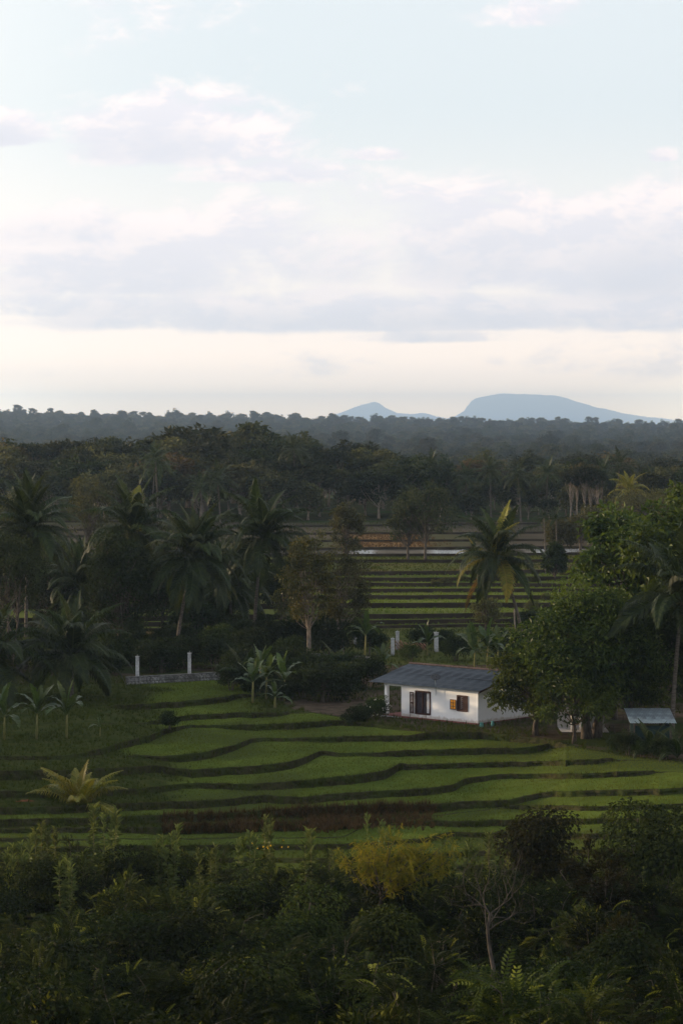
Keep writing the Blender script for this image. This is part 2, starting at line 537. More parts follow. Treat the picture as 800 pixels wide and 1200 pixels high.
def blend_far():
    m = M['far_fallow']; g = NT(m.node_tree)
    hs = [n for n in g.N if n.type == 'HUE_SAT'][0]
    old = hs.inputs['Color'].links[0].from_socket
    tc = g.node('ShaderNodeTexCoord').outputs['Object']
    st = g.mix(g.smooth(g.noise(tc, 0.3, 5), .35, .65), (.085, .058, .028, 1), (.17, .105, .048, 1))
    at = g.node('ShaderNodeAttribute', attribute_name='tint').outputs['Fac']
    g.put(hs.inputs['Color'], g.mix(at, old, st))


blend_far()

# ------------------------------------------------------------------ terrain
PROFILE = np.array([(-400, 18), (0, 19.5), (6, 19), (15, 14), (30, 8), (45, 3), (60, -.5), (75, -2.8), (110, -4.2), (150, -4.3),
                    (172, -3.4), (192, -1.6), (205, -.8), (270, -.8), (300, -.2), (400, 3.0), (480, 5.6), (560, 6), (700, 2), (900, -3), (1500, -4.5), (2200, -3.5),
                    (3000, 5), (3500, 13), (4000, 21), (4400, 20), (5200, 4), (6500, -2), (36000, -2)], float)


def ground_z(x, y):
    x, y = np.asarray(x, float), np.asarray(y, float)
    z = np.interp(y, PROFILE[:, 0], PROFILE[:, 1])
    z = z - np.clip((y - 1500) / 2300, 0, 1) * np.clip(x, -640, 640) / 56.0 * np.clip((5800 - y) / 1400, 0, 1)
    z = z + fbm(x / 60.0, y / 60.0, 3) * np.clip((y - 480) / 300, 0, 1) * 1.6
    z = z + fbm(x / 12.0, y / 12.0, 4) * 0.12
    # unseen spur added to the hill at the left, shaped to shade yard and field
    t = np.clip((-x - 66) / 50, 0, 1); t = t * t * (3 - 2 * t)
    win = np.clip((y - 176) / 22, 0, 1) * np.clip((300 - y) / 60, 0, 1)
    win = win * win * (3 - 2 * win)
    far = np.clip((x + 420) / 200, 0, 1)
    return z + t * win * far * SHADE_SPUR * (1 + 0.12 * fbm(x / 25.0, y / 25.0, 9))


SHADE_SPUR = 23.0  # height of the added spur, set for the shade it throws


def build_ground():
    k = np.linspace(-1, 1, 221)
    xs = np.sign(k) * (np.abs(k) * 260 + (np.abs(k) ** 6) * 2740)
    ys = np.concatenate([np.arange(-400, 0, 25), np.arange(0, 120, 3), np.arange(120, 600, 8), np.arange(600, 5200, 40), np.arange(5200, 36001, 800)])
    X, Y = np.meshgrid(xs, ys)
    Z = ground_z(X, Y)
    n, m = X.shape
    i = (np.arange(n - 1)[:, None] * m + np.arange(m - 1)[None, :]).ravel()
    mb = MB(); mb.add(np.stack([X, Y, Z], -1).reshape(-1, 3), np.stack([i, i + 1, i + m + 1, i + m], -1))
    tag(mb.build('ground', M['ground'], smooth=True), kind='structure')


build_ground()


def wildness(k, u, d):
    """1 where a terrace is rough grass instead of rice"""
    n = 18 * fbm(d / 2.0, u / 40.0, 66)

    def st(x, w): return np.clip(x / w + .5, 0, 1)
    w = np.zeros(np.broadcast(u, d).shape)
    if k <= 2: w = st(185 + n - u, 26)
    if k <= 1: w = np.maximum(w, st(u - 300, 24))
    if k == 2: w = np.maximum(w, st(u - 440, 24))
    if k == 3: w = st(150 + n - u, 30)
    if k in (4, 5, 6): w = st(205 + n - u, 34)
    if k == 8: w = st(490 - u, 20)
    if k >= 11: w = np.ones_like(w) * .6
    return np.clip(w, 0, 1)


def sheet(name, rows, mat, uv_cols, smooth=True, tint=None):
    """rows: (r, c, 3) grid of points -> one structure object"""
    r, c, _ = rows.shape
    i = (np.arange(r - 1)[:, None] * c + np.arange(c - 1)[None, :]).ravel()
    mb = MB(); mb.add(rows.reshape(-1, 3), np.stack([i, i + c, i + c + 1, i + 1], -1), 0.0 if tint is None else np.asarray(tint).ravel())
    return tag(mb.build(name, mat, smooth=smooth), kind='structure')


# --- paddy terraces in front of the house, traced edge by edge; each edge: (column px, row px of the bank's top, bank height px)
EDGES = [
    [(-80, 829, 0), (130, 829, 0), (142, 828, 6), (200, 825, 7), (250, 820, 7), (278, 816, 6), (300, 815, 0), (880, 815, 0)],
    [(-80, 850, 0), (172, 848, 0), (183, 846, 6), (210, 841, 5), (235, 839, 6), (275, 837, 6), (320, 837, 5), (348, 836, 0), (880, 836, 0)],
    [(-80, 889, 3), (75, 888, 3), (100, 884, 5), (125, 877, 7), (150, 870, 8), (175, 864, 8), (190, 857, 8), (215, 852, 2), (262, 852, 2), (272, 851, 7),
     (300, 851, 7), (350, 849, 7), (400, 846, 6), (440, 850, 3), (480, 856, 2), (510, 859, 0), (880, 859, 0)],
    [(-80, 892, 0), (140, 888, 0), (150, 886, 2), (187, 888, 3), (200, 888, 9), (237, 884, 9), (275, 875, 8), (297, 867, 4), (347, 867, 2), (365, 866, 5), (400, 865, 6),
     (475, 864, 7), (507, 860, 9), (600, 859, 9), (640, 864, 6), (665, 869, 0), (880, 880, 0)],
    [(-80, 906, 11), (0, 905, 12), (68, 905, 12), (135, 902, 9), (185, 899, 9), (200, 902, 9), (225, 904, 10), (275, 901, 10), (305, 899, 10), (335, 896, 9),
     (360, 889, 8), (375, 881, 5), (400, 885, 3), (450, 884, 3), (456, 882, 8), (515, 881, 6), (530, 879, 8), (600, 879, 7), (630, 876, 8), (648, 872, 7), (665, 872, 0), (880, 884, 0)],
    [(-80, 929, 8), (72, 929, 8), (130, 928, 6), (170, 926, 6), (200, 922, 7), (220, 920, 5), (295, 921, 8), (350, 917, 9), (400, 912, 11), (430, 909, 11), (455, 904, 11),
     (470, 896, 9), (478, 898, 5), (510, 898, 5), (550, 896, 6), (600, 895, 5), (650, 894, 5), (707, 891, 5), (725, 891, 0), (880, 896, 0)],
    [(-80, 950, 8), (60, 948, 8), (135, 944, 9), (200, 942, 9), (250, 940, 9), (310, 934, 9), (350, 937, 8), (400, 932, 8), (432, 930, 8), (500, 926, 8), (533, 922, 8),
     (540, 916, 7), (560, 912, 6), (600, 909, 5), (675, 909, 5), (750, 906, 5), (775, 905, 0), (880, 908, 0)],
    [(-80, 964, 8), (112, 961, 8), (200, 957, 9), (275, 955, 9), (305, 952, 10), (400, 947, 14), (445, 945, 14), (505, 945, 11), (540, 942, 9), (575, 941, 8), (600, 939, 7),
     (615, 935, 7), (635, 931, 6), (675, 929, 6), (750, 928, 6), (800, 926, 6), (880, 924, 6)],
    [(-80, 975, 2), (150, 972, 6), (200, 971, 10), (300, 968, 10), (400, 966, 8), (450, 964, 6), (480, 960, 0), (585, 948, 0), (600, 946, 4), (625, 946, 4), (700, 948, 4), (800, 945, 4), (880, 944, 4)],
    [(-80, 985, 4), (200, 984, 0), (400, 982, 0), (430, 968, 0), (490, 965, 3), (505, 964, 6), (550, 965, 6), (600, 963, 6), (700, 962, 5), (880, 960, 5)],
    [(-80, 997, 5), (225, 993, 5), (400, 992, 5), (500, 985, 3), (527, 978, 4), (600, 979, 5), (630, 980, 6), (675, 980, 5), (880, 978, 4)],
    [(-80, 1010, 4), (400, 1008, 4), (560, 1000, 4), (620, 999, 5), (662, 999, 5), (880, 996, 5)],
    [(-80, 1024, 4), (400, 1022, 4), (620, 1014, 4), (880, 1012, 4)],
]
BACK = np.array([(-80, 803), (100, 803), (150, 801), (270, 796), (300, 808), (345, 832), (400, 841), (450, 852), (500, 857), (560, 858), (640, 867), (720, 884), (800, 893), (880, 900)], float)
EDGE_PTS, FLAT_PTS = [], []       # for planting the weeds and the rice


def build_near_terraces():
    u = np.arange(-200, 1001, 2.5)
    ratio = (u - 400) / F
    kw = np.hanning(23); kw /= kw.sum()

    def level(a): return np.convolve(np.pad(a, 11, mode='edge'), kw, 'valid')
    zc = np.full(len(u), 0.03)
    dprev = CAMZ * F / (np.interp(u, BACK[:, 0], BACK[:, 1]) - HORIZON)
    rng = np.random.default_rng(11)
    for k, e in enumerate(EDGES):
        e = np.array(e, float)
        y = np.interp(u, e[:, 0], e[:, 1])
        # round the corners of the traced line a little and let it wander
        ker = np.array([1, 2, 3, 2, 1]) / 9.0
        y = np.convolve(np.pad(y, 2, mode='edge'), ker, 'valid')
        h = np.convolve(np.pad(np.interp(u, e[:, 0], e[:, 2]), 2, mode='edge'), ker, 'valid')
        y = y + fbm(u / 11.0, u * 0 + k, 20 + k, 3) * 0.35 + fbm(u / 3.6, u * 0 + k, 220 + k, 2) * 0.4
        d = (CAMZ - zc) * F / (y - HORIZON)
        d = np.minimum(d, dprev - 0.12)
        zn = level(zc - .74 * h * d / F)
        hm = np.clip(zc - zn, 0, None) * np.clip(h / 2.0, 0, 1)
        # flat, from the foot of the bank behind to this edge
        nr = 8
        t = np.linspace(0, 1, nr)[:, None]
        dd = dprev[None] * (1 - t) + d[None] * t
        flat = np.stack([ratio[None] * dd, dd, np.broadcast_to(zc, dd.shape)], -1).copy()
        flat[..., 2] += 0.02 * fbm(flat[..., 0] / 1.5, flat[..., 1] / 1.5, 5)
        lip = np.where(hm > 0.08, 0.10, 0.0)                        # the raised bund along the edge
        bund = np.minimum(0.32, (dprev - d) * 0.4)
        a = np.stack([ratio * (d + bund), d + bund, zc], -1)
        b = np.stack([ratio * (d + bund * 0.8), d + bund * 0.8, zc + lip], -1)
        c = np.stack([ratio * d, d, zc + lip * 0.9], -1)
        flat[-1] = a
        sheet('paddy_field', flat, M['paddy'], None, tint=wildness(k, np.broadcast_to(u[None], dd.shape), dd))
        rows = [a, b, c]
        zn = zc - hm
        zn = np.where(h > .5, zn, level(zn))
        slope = np.minimum(0.10 + 0.22 * hm, 0.3)
        for tt in (0.3, 0.65, 1.0):
            wob = 0.06 * fbm(u / 3.0, u * 0 + tt * 9, 70 + k, 3) * (hm > 0.1)
            dk = d - slope * tt - wob * (tt < 1)
            rows.append(np.stack([ratio * dk, dk, (zc + lip * 0.9) * (1 - tt) + zn * tt], -1))
        sheet('earth_bank', np.array(rows), M['bank'], None, smooth=False)
        EDGE_PTS.append((u.copy(), ratio.copy(), d.copy(), zc.copy(), hm.copy(), slope.copy()))
        FLAT_PTS.append((ratio.copy(), dprev.copy(), d + bund, zc.copy()))
        dprev = d - slope
        zc = zn
    # last strip running into the thicket
    t = np.linspace(0, 1, 8)[:, None]
    dd = dprev[None] * (1 - t) + 126.0 * t
    flat = np.stack([ratio[None] * dd, dd, np.broadcast_to(zc, dd.shape)], -1)
    sheet('paddy_field', flat, M['paddy_weed'], None)
    FLAT_PTS.append((ratio.copy(), dprev.copy(), np.full(len(u), 128.0), zc.copy()))


build_near_terraces()

# --- farmyard, grove floor and meadow: from the back of the near field to the foot of the far terraces
FAR_START = 741.0


def build_yard():
    u = np.arange(-260, 1061, 6.0)
    d0 = CAMZ * F / (np.interp(u, BACK[:, 0], BACK[:, 1]) - HORIZON) - 0.25
    d1 = CAMZ * F / (FAR_START - HORIZON) + 2
    for name, lo, hi, mat in (('farmyard', 0.0, 0.55, M['yard']), ('meadow', 0.55, 1.0, M['meadow'])):
        t = np.linspace(lo, hi, 26)[:, None]
        dm = 236.0
        if name == 'farmyard':
            tt = np.linspace(0, 1, 26)[:, None]; dd = d0[None] * (1 - tt) + dm * tt
        else:
            tt = np.linspace(0, 1, 26)[:, None]; dd = (dm - 0.0) * (1 - tt) + d1 * tt + 0 * u[None]
        x = (u - 400) / F * dd
        z = 0.012 + 0.05 * fbm(x / 4.0, dd / 4.0, 31) * np.clip(tt * 6, 0, 1)
        sheet(name, np.stack([x, dd, z], -1), mat, None)


build_yard()

# --- far terraces, row at column 420, row at column 700, bank height px; near to far
FAR = [(735, 732, 3, 'g'), (728, 725, 4, 'g'), (721, 718, 4.5, 'g'), (708, 707, 5, 'g'), (699, 699, 4, 'g'), (691, 691, 3.5, 'g'), (684.5, 685, 3.5, 'g'), (678, 677, 4, 'g'),
       (671, 668, 4, 'm'), (657, 657, 3, 'm'), (650, 648, 2.5, 'w'), (643, 641, 2.0, 's'), (634, 632, 1.8, 's'), (625, 622, 1.5, 'f'), (616, 612, 1.4, 'f'), (606, 602, 1.2, 'f')]
FAR_FLATS = []


def stubble_at(u, d):
    return np.clip((1.0 - np.abs(u - 452) / 62.0) * 2.2 + .8 * fbm(u / 16.0, d / 9.0, 71), 0, 1) * (np.abs(u - 460) < 110)


def pond_at(u):
    return np.clip(.5 + 1.6 * fbm(u / 17.0, u * 0, 73), 0, 1) * (u > 405) * (u < 545) + np.clip(2.0 - np.abs(u - 655) / 20.0, 0, 1)


def build_far_terraces():
    u = np.arange(-420, 1221, 8.0)
    ratio = (u - 400) / F
    d_edge = np.full(len(u), CAMZ * F / (FAR_START - HORIZON))
    z = np.zeros(len(u)) + 0.02
    mats = {'g': M['far_green'], 'm': M['meadow'], 'w': M['water'], 's': M['far_fallow'], 'f': M['far_fallow']}
    prev_mat = M['meadow']; prev_mk = 'm'
    for k, (ya, yb, h, mk) in enumerate(FAR):
        y = ya + (yb - ya) * np.clip((u - 420) / 280, -2, 1.6) + 0.8 * fbm(u / 60.0, u * 0 + 3 * k, 90 + k, 3)
        hh = h * np.clip(1 + 0.45 * fbm(u / 30.0, u * 0 + k, 120 + k, 3), 0.25, 2)
        d = np.maximum((CAMZ - z) * F / (y + hh - HORIZON), d_edge + 0.4)
        ztop = CAMZ - (y - HORIZON) * d / F
        ztop = np.maximum(ztop, z + 0.03)
        ztop = np.full(len(u), float(np.mean(ztop[40:140])))
        ztop = np.maximum(ztop, z + 0.05)
        d = np.maximum((CAMZ - ztop) * F / (y - HORIZON), d_edge + 0.4)
        t = np.linspace(0, 1, 3)[:, None]
        dd = d_edge[None] * (1 - t) + d[None] * t
        sheet('far_paddy_field', np.stack([ratio * dd, dd, z + 0 * dd], -1)[::-1], prev_mat, None, tint=np.broadcast_to((stubble_at(u, d) * (prev_mk == 's') + pond_at(u) * (prev_mk == 'w'))[None], dd.shape)[::-1])
        rows = [np.stack([ratio * (d + 0.5), d + 0.5, ztop], -1), np.stack([ratio * (d + 0.35), d + 0.35, ztop + 0.12], -1),
                np.stack([ratio * (d + 0.1), d + 0.1, ztop + 0.08], -1), np.stack([ratio * d, d, z], -1)]
        sheet('far_earth_bank', np.array(rows), M['far_bank'], None, smooth=False)
        FAR_FLATS.append((u, d_edge.copy(), d.copy(), z.copy(), mk))
        d_edge = d + 0.5
        z = ztop
        prev_mat = mats[mk]; prev_mk = mk
    t = np.linspace(0, 1, 3)[:, None]
    dd = d_edge[None] * (1 - t) + (d_edge[None] + 25) * t
    sheet('far_paddy_field', np.stack([ratio * dd, dd, z * (1 - t) + (ground_z(ratio * dd, dd) - 0.3) * t], -1)[::-1], prev_mat, None)
    print('far terraces end at', d_edge.mean(), z.mean(), 'first', CAMZ * F / (FAR_START - HORIZON))


build_far_terraces()


def build_mountain(pts, dist, depth):
    pts = np.array(pts, float)
    xs = np.linspace(pts[0, 0], pts[-1, 0], 160)
    top = CAMZ + (HORIZON - np.interp(xs, pts[:, 0], pts[:, 1])) * dist / F
    ys = np.linspace(-1, 1, 41)
    wy = np.clip(1 - np.abs(ys) ** 1.6, 0, 1)
    X = (xs[None] - 400) / F * dist + 0 * ys[:, None]
    Y = dist + ys[:, None] * depth + 0 * xs[None]
    Z = -4 + (top[None] + 4) * wy[:, None] + (fbm(X / 120.0, Y / 120.0, 44, 5) * 11.0) * np.clip(1 - wy, 0, .5)[:, None] * 2 + fbm(X / 45.0, Y / 120.0, 45, 4) * 7.0 * wy[:, None]
    tag(sheet('mountain', np.stack([X, Y, Z], -1)[::-1], M['mountain'], None), kind='structure')


build_mountain([(500, 498), (520, 492), (535, 487), (545, 480), (552, 470), (558, 466.5), (575, 463), (590, 461), (610, 462), (630, 462.5), (650, 463.5), (665, 467), (690, 475),
                (720, 482), (745, 487), (790, 492), (825, 498)], 32000, 2200)
build_mountain([(360, 497), (380, 492), (392, 486), (405, 481), (415, 477), (425, 474), (433, 472), (438, 470), (445, 473), (452, 478), (465, 484), (480, 485), (495, 484),
                (505, 486), (520, 490), (545, 497)], 32600, 1600)
# ------------------------------------------------------------------ vegetation builders
def broadleaf(seed, H, R, cb, nclump, nleaf, ls, rc=0.34, flat=0.75, tr=0.22, aspect=0.45, lean=(0, 0), open_=0.0, stems=1, limbs=True, droop=0.12):
    """trunk and crown meshes of a broad-leaved tree: limbs carry leaf clumps, gaps between them"""
    rng = np.random.default_rng(seed)
    tm, cm = MB(), MB()
    z0, z1 = cb * H, H
    cen = np.array([lean[0], lean[1], (z0 + z1) / 2])
    sem = np.array([R, R, (z1 - z0) / 2])
    heads = []
    for s in range(stems):
        a = rng.uniform(0, 6.28)
        off = np.array([math.cos(a), math.sin(a), 0]) * (0.25 * R if stems > 1 else 0)
        n = 7
        t = np.linspace(0, 1, n)[:, None]
        end = np.array([lean[0] * .8, lean[1] * .8, z0 + (z1 - z0) * 0.62]) + off * 1.5
        path = off * 0.4 + (end - off * 0.4) * t + rng.normal(size=(n, 3)) * np.array([.05, .05, 0]) * H * 0.18 * np.sin(t * 3.1)
        path[0] = off * 0.4 + np.array([0, 0, -0.25])
        rad = tr * (1 - 0.75 * t[:, 0]) * (1 + 0.6 * np.exp(-t[:, 0] * 14))
        tm.tube(path, rad, 7)
        heads.append(path)
    d = rand_dirs(rng, nclump * 3, 0.25)
    d = d[d[:, 2] > -0.75][:nclump]
    rr = rng.uniform(0.45, 0.95, (len(d), 1)) ** 0.7
    wob = 1 + 0.22 * np.sin(d[:, :1] * 5 + seed) * np.cos(d[:, 1:2] * 4 + seed * 2)
    C = cen + d * rr * sem * wob * (1 - rc * 0.6)
    for c in C:
        if limbs:
            path = heads[rng.integers(len(heads))]
            b = path[rng.integers(2, len(path) - 1)]
            mid = (b + c) / 2 + np.array([0, 0, -0.06 * H]) + rng.normal(size=3) * 0.06 * R
            tm.tube(curve(b, mid, c, 5), np.linspace(tr * 0.33, tr * 0.08, 5), 4, cap=False)
        m = int(nleaf * rng.uniform(0.6, 1.4))
        r = rc * R * rng.uniform(0.75, 1.3)
        dl = rand_dirs(rng, m, 0.35)
        ul = rng.uniform(0, 1, (m, 1)) ** 0.45
        # lumpy clump: sub-bunches
        nb = max(3, m // 25)
        sub = rand_dirs(rng, nb, 0.3)
        pick = sub[rng.integers(nb, size=m)]
        dl = unit(dl * 0.75 + pick * 0.8)
        pos = c + dl * ul * r * np.array([1.1, 1.1, flat])
        axis = dl * 0.7 + rng.normal(size=(m, 3)) * 0.6 + np.array([0, 0, -0.25])
        nrm = dl * 0.5 + np.array([0, 0, 0.8]) + rng.normal(size=(m, 3)) * 0.45
        L = ls * rng.uniform(0.65, 1.35, m)
        ti = np.clip(rng.uniform(0.05, 0.75, m) + rng.uniform(-0.28, 0.38), 0, 1)
        leaves(cm, pos, axis, nrm, L, L * aspect, ti, droop=droop)
    return tm, cm


def frond_mb(L, e0, bend, seed, pairs=56, ll=1.0, hang=1.0):
    """one pinnate palm frond growing along +x from the origin: rachis and two rows of leaflets"""
    rng = np.random.default_rng(seed)
    mb = MB()
    n = 12
    t = np.linspace(0, 1, n)
    e = e0 - bend * t ** 1.35
    st = L / (n - 1)
    x = np.concatenate([[0], np.cumsum(np.cos(e[:-1]) * st)]); z = np.concatenate([[0], np.cumsum(np.sin(e[:-1]) * st)])
    y = 0.10 * L * rng.uniform(-1, 1) * t ** 2
    path = np.stack([x, y, z], -1)
    mb.tube(path, np.linspace(0.055, 0.008, n), 3, tint=0.95, cap=False)
    tp = np.linspace(0.13, 1.0, pairs)
    base = np.stack([np.interp(tp, t, path[:, i]) for i in range(3)], -1)
    ee = np.interp(tp, t, e)
    fw = np.stack([np.cos(ee), 0 * ee, np.sin(ee)], -1)
    up = np.stack([-np.sin(ee), 0 * ee, np.cos(ee)], -1)
    ln = ll * np.clip(1.05 - (1.9 * tp - 0.75) ** 2 * 0.75, 0.22, 1.1)
    for s in (-1, 1):
        j = rng.uniform(0.85, 1.12, pairs)[:, None]
        side = np.array([0, s, 0.0])
        d1 = unit(side * 0.85 + fw * (0.35 + 0.75 * tp[:, None] ** 2) + up * 0.28 + rng.normal(size=(pairs, 3)) * 0.06)
        d2 = unit(d1 * 0.75 + np.array([0, 0, -1.0]) * hang * (1 + 0.5 * rng.uniform(-1, 1, (pairs, 1))))
        lnj = (ln[:, None] * j)
        p1 = base + d1 * lnj * 0.5
        p2 = p1 + d2 * lnj * 0.55
        w = unit(np.cross(d1, up)) * (0.07 if pairs < 40 else 0.042)
        v = np.stack([base - w * 0.7, base + w * 0.7, p1 + w, p1 - w, p2], 1).reshape(-1, 3)
        i = np.arange(pairs)[:, None] * 5
        ti = np.repeat(np.clip(rng.uniform(0.1, 0.7, pairs), 0, 1), 5)
        ti[4::5] = np.clip(ti[4::5] + 0.2, 0, 1)
        mb.add(v, [i + np.array([0, 1, 2, 3]), i + np.array([3, 2, 4])], ti)
    return mb


FROND_AGES = [(80, .6), (66, 1.0), (54, 1.4), (40, 1.65), (22, 1.7), (2, 1.45), (-20, 1.1), (-48, .6)]
FRONDS, FRONDS_Y, FRONDS_DEAD = {}, {}, {}
for i, (e, b) in enumerate(FROND_AGES):
    for s in range(2):
        mbf = frond_mb(4.4 + 0.5 * s, math.radians(e), b, 100 + i * 2 + s)
        FRONDS[i, s] = mbf.mesh('frond', M['palm'])
        FRONDS_Y[i, s] = mbf.mesh('frond', M['palm_yellow'])
        FRONDS_DEAD[i, s] = mbf.mesh('frond', M['palm_dead'])


def palm_trunk(height, lean, r=0.17, seed=0):
    rng = np.random.default_rng(seed)
    mb = MB()
    n = 16
    t = np.linspace(0, 1, n)
    b = t ** 1.7
    path = np.stack([lean[0] * b, lean[1] * b, height * t - 0.2 * (1 - t)], -1)
    rad = r * (1 - 0.32 * t) * (1 + 0.7 * np.exp(-t * 16)) * (1 + 0.06 * (np.arange(n) % 2))
    mb.tube(path, rad, 8)
    return mb, path[-1]


def palm(base, height, lean, label, group=None, n=26, size=1.0, seed=0, dead=0, yellow=0, coconuts=0, skirt=7, r=0.17, first_age=0.0):
    rng = np.random.default_rng(seed)
    t = thing('coconut_palm', base, label, 'palm tree', group)
    if height > 0.6:
        mb, top = palm_trunk(height, lean, r, seed)
        mb.build('trunk', M['palm_bark'], t, smooth=True)
    else:
        top = np.array([lean[0], lean[1], max(height, 0.15)])
    az = rng.uniform(0, 6.28)
    for k in range(n):
        f = first_age + (1 - first_age) * k / (n - 1)
        age = min(int(f * skirt + rng.uniform(0, 0.9)), 7)
        az += 2.399 + rng.normal() * 0.12
        src = FRONDS_DEAD if k >= n - dead else (FRONDS_Y if rng.uniform() < yellow else FRONDS)
        link('frond', src[age, int(rng.integers(2))], t, top + np.array([0, 0, 0.1 * (1 - f)]),
             (rng.normal() * 0.12, rng.normal() * 0.07, az), size * rng.uniform(0.88, 1.08))
    for k in range(coconuts):
        a = k * 2.4
        mb = MB(); ico(mb, (0, 0, 0), (0.13, 0.13, 0.17))
        link('coconut', mb.mesh('coconut', M['coconut'], True) if k == 0 else bpy.data.meshes['coconut'], t,
             top + np.array([math.cos(a) * (0.25 + .05 * (k % 4)), math.sin(a) * (0.25 + .05 * (k % 4)), -0.05 - 0.13 * (k % 4)]), (rng.normal() * .3, rng.normal() * .3, a))
    return t


def ico(mb, c, r, nu=8, nv=5, tint=0.5, mat=0, seed=None, rough=0.0):
    th = np.linspace(0, math.pi, nv + 1)[1:-1]
    ph = np.arange(nu) * 2 * math.pi / nu
    v = [[0, 0, 1]] + [[math.sin(a) * math.cos(b), math.sin(a) * math.sin(b), math.cos(a)] for a in th for b in ph] + [[0, 0, -1]]
    v = np.array(v)
    if seed is not None: v = v * (1 + rough * np.random.default_rng(seed).normal(size=(len(v), 1)))
    tri = [[0, 1 + j, 1 + (j + 1) % nu] for j in range(nu)]
    quad = [[1 + i * nu + j, 1 + (i + 1) * nu + j, 1 + (i + 1) * nu + (j + 1) % nu, 1 + i * nu + (j + 1) % nu] for i in range(nv - 2) for j in range(nu)]
    last = len(v) - 1
    tri += [[last, 1 + (nv - 2) * nu + (j + 1) % nu, 1 + (nv - 2) * nu + j] for j in range(nu)]
    mb.add(v * np.array(r) + np.array(c), [np.array(tri), np.array(quad)], tint, mat)


def banana_leaf_mesh(seed, L=1.9, W=0.52, e0=1.1, bend=1.5):
    rng = np.random.default_rng(seed)
    mb = MB()
    n = 12
    t = np.linspace(0, 1, n)
    e = e0 - bend * t ** 1.4
    st = L / (n - 1)
    p = np.stack([np.concatenate([[0], np.cumsum(np.cos(e[:-1]) * st)]), 0.05 * L * rng.uniform(-1, 1) * t ** 2, np.concatenate([[0], np.cumsum(np.sin(e[:-1]) * st)])], -1)
    mb.tube(p, np.linspace(0.03, 0.006, n), 4, tint=0.9, cap=False)
    w = W * 0.5 * np.clip(np.sin(np.clip((t - 0.12) / 0.88, 0, 1) * math.pi) ** 0.55, 0, 1) * (t > 0.1)
    up = np.stack([-np.sin(e), 0 * e, np.cos(e)], -1)
    for s in (-1, 1):
        for i in range(1, n - 1):
            # each blade segment is torn from its neighbour here and there
            tear = rng.uniform(0.75, 1.0) if rng.uniform() < 0.5 else 1.0
            dz = -0.10 * rng.uniform(0, 1)
            a, b = p[i], p[i + 1]
            q0 = a + np.array([0, s, 0]) * w[i] * tear + up[i] * w[i] * 0.35 + np.array([0, 0, dz])
            q1 = b + np.array([0, s, 0]) * w[i + 1] * tear + up[i + 1] * w[i + 1] * 0.35 + np.array([0, 0, dz])
            mb.add(np.array([a, b, q1, q0]), np.array([[0, 1, 2, 3]]), rng.uniform(0.3, 0.8))
    return mb.mesh('leaf', M['banana'])


BANANA = [banana_leaf_mesh(300 + i, 1.9, .5, e, b) for i, (e, b) in enumerate(((1.5, .25), (1.3, .6), (1.15, 1.3), (.95, 1.7), (.75, 1.9), (.3, 1.5)))]


def banana(base, h, size, label, group, seed, n=7, stem=0.09):
    rng = np.random.default_rng(seed)
    t = thing('banana_plant', base, label, 'banana plant', group)
    mb = MB(); mb.tube([[0, 0, -.15], [0.01, 0, h * .5], [0.03, 0.02, h]], [stem, stem * .85, stem * .5], 7)
    mb.build('stem', M['banana_stem'], t, True)
    az = rng.uniform(0, 6.28)
    for k in range(n):
        az += 2.4 + rng.normal() * .2
        v = min(5, int(k / n * 5 + rng.uniform(0, 1.2)))
        link('leaf', BANANA[v], t, (0.02, 0.01, h * (0.99 - 0.012 * k)), (rng.normal() * .15, rng.normal() * .1, az), size * rng.uniform(.85, 1.1))
    return t


LAST = [None]


def copy_plant(name, meshes, loc, label, cat, group, rot=0.0, scale=1.0, mats=None):
    """a plant thing whose parts share prototype meshes: meshes = [(part name, mesh)]"""
    t = thing(name, loc, label, cat, group, (0, 0, rot), scale)
    LAST[0] = t
    for pn, me in meshes:
        if isinstance(me, tuple):
            o = link(pn, me[0], t)
            if me[0].materials[0] != me[1]:
                o.material_slots[0].link = 'OBJECT'; o.material_slots[0].material = me[1]
        else:
            link(pn, me, t)
    return t

# ------------------------------------------------------------------ the white house
hc = P(559.9, 849.6, 0.0)
HOUSE_A = math.radians(42)
UX = np.array([-math.cos(HOUSE_A), math.sin(HOUSE_A), 0]); VX = np.array([math.sin(HOUSE_A), math.cos(HOUSE_A), 0])
house = thing('white_house', hc, 'white house with low grey sheet roof and dark window frames', 'house')
HR = math.atan2(VX[1], VX[0]) - math.pi / 2      # local axes: +x = -UX (towards the near corner's right), y = VX


def hbox(mb, s0, s1, t0, t1, z0, z1, tint=0.5, mat=0):
    """box in house coordinates: s along the front wall from the near corner, t into the house"""
    x0, x1 = s0, s1
    v = []
    for z in (z0, z1):
        for s, t in ((x0, t0), (x1, t0), (x1, t1), (x0, t1)):
            p = UX * s + VX * t; v.append([p[0], p[1], z])
    mb.add(np.array(v), np.array([[0, 1, 2, 3], [7, 6, 5, 4], [4, 5, 1, 0], [5, 6, 2, 1], [6, 7, 3, 2], [7, 4, 0, 3]]), tint, mat)


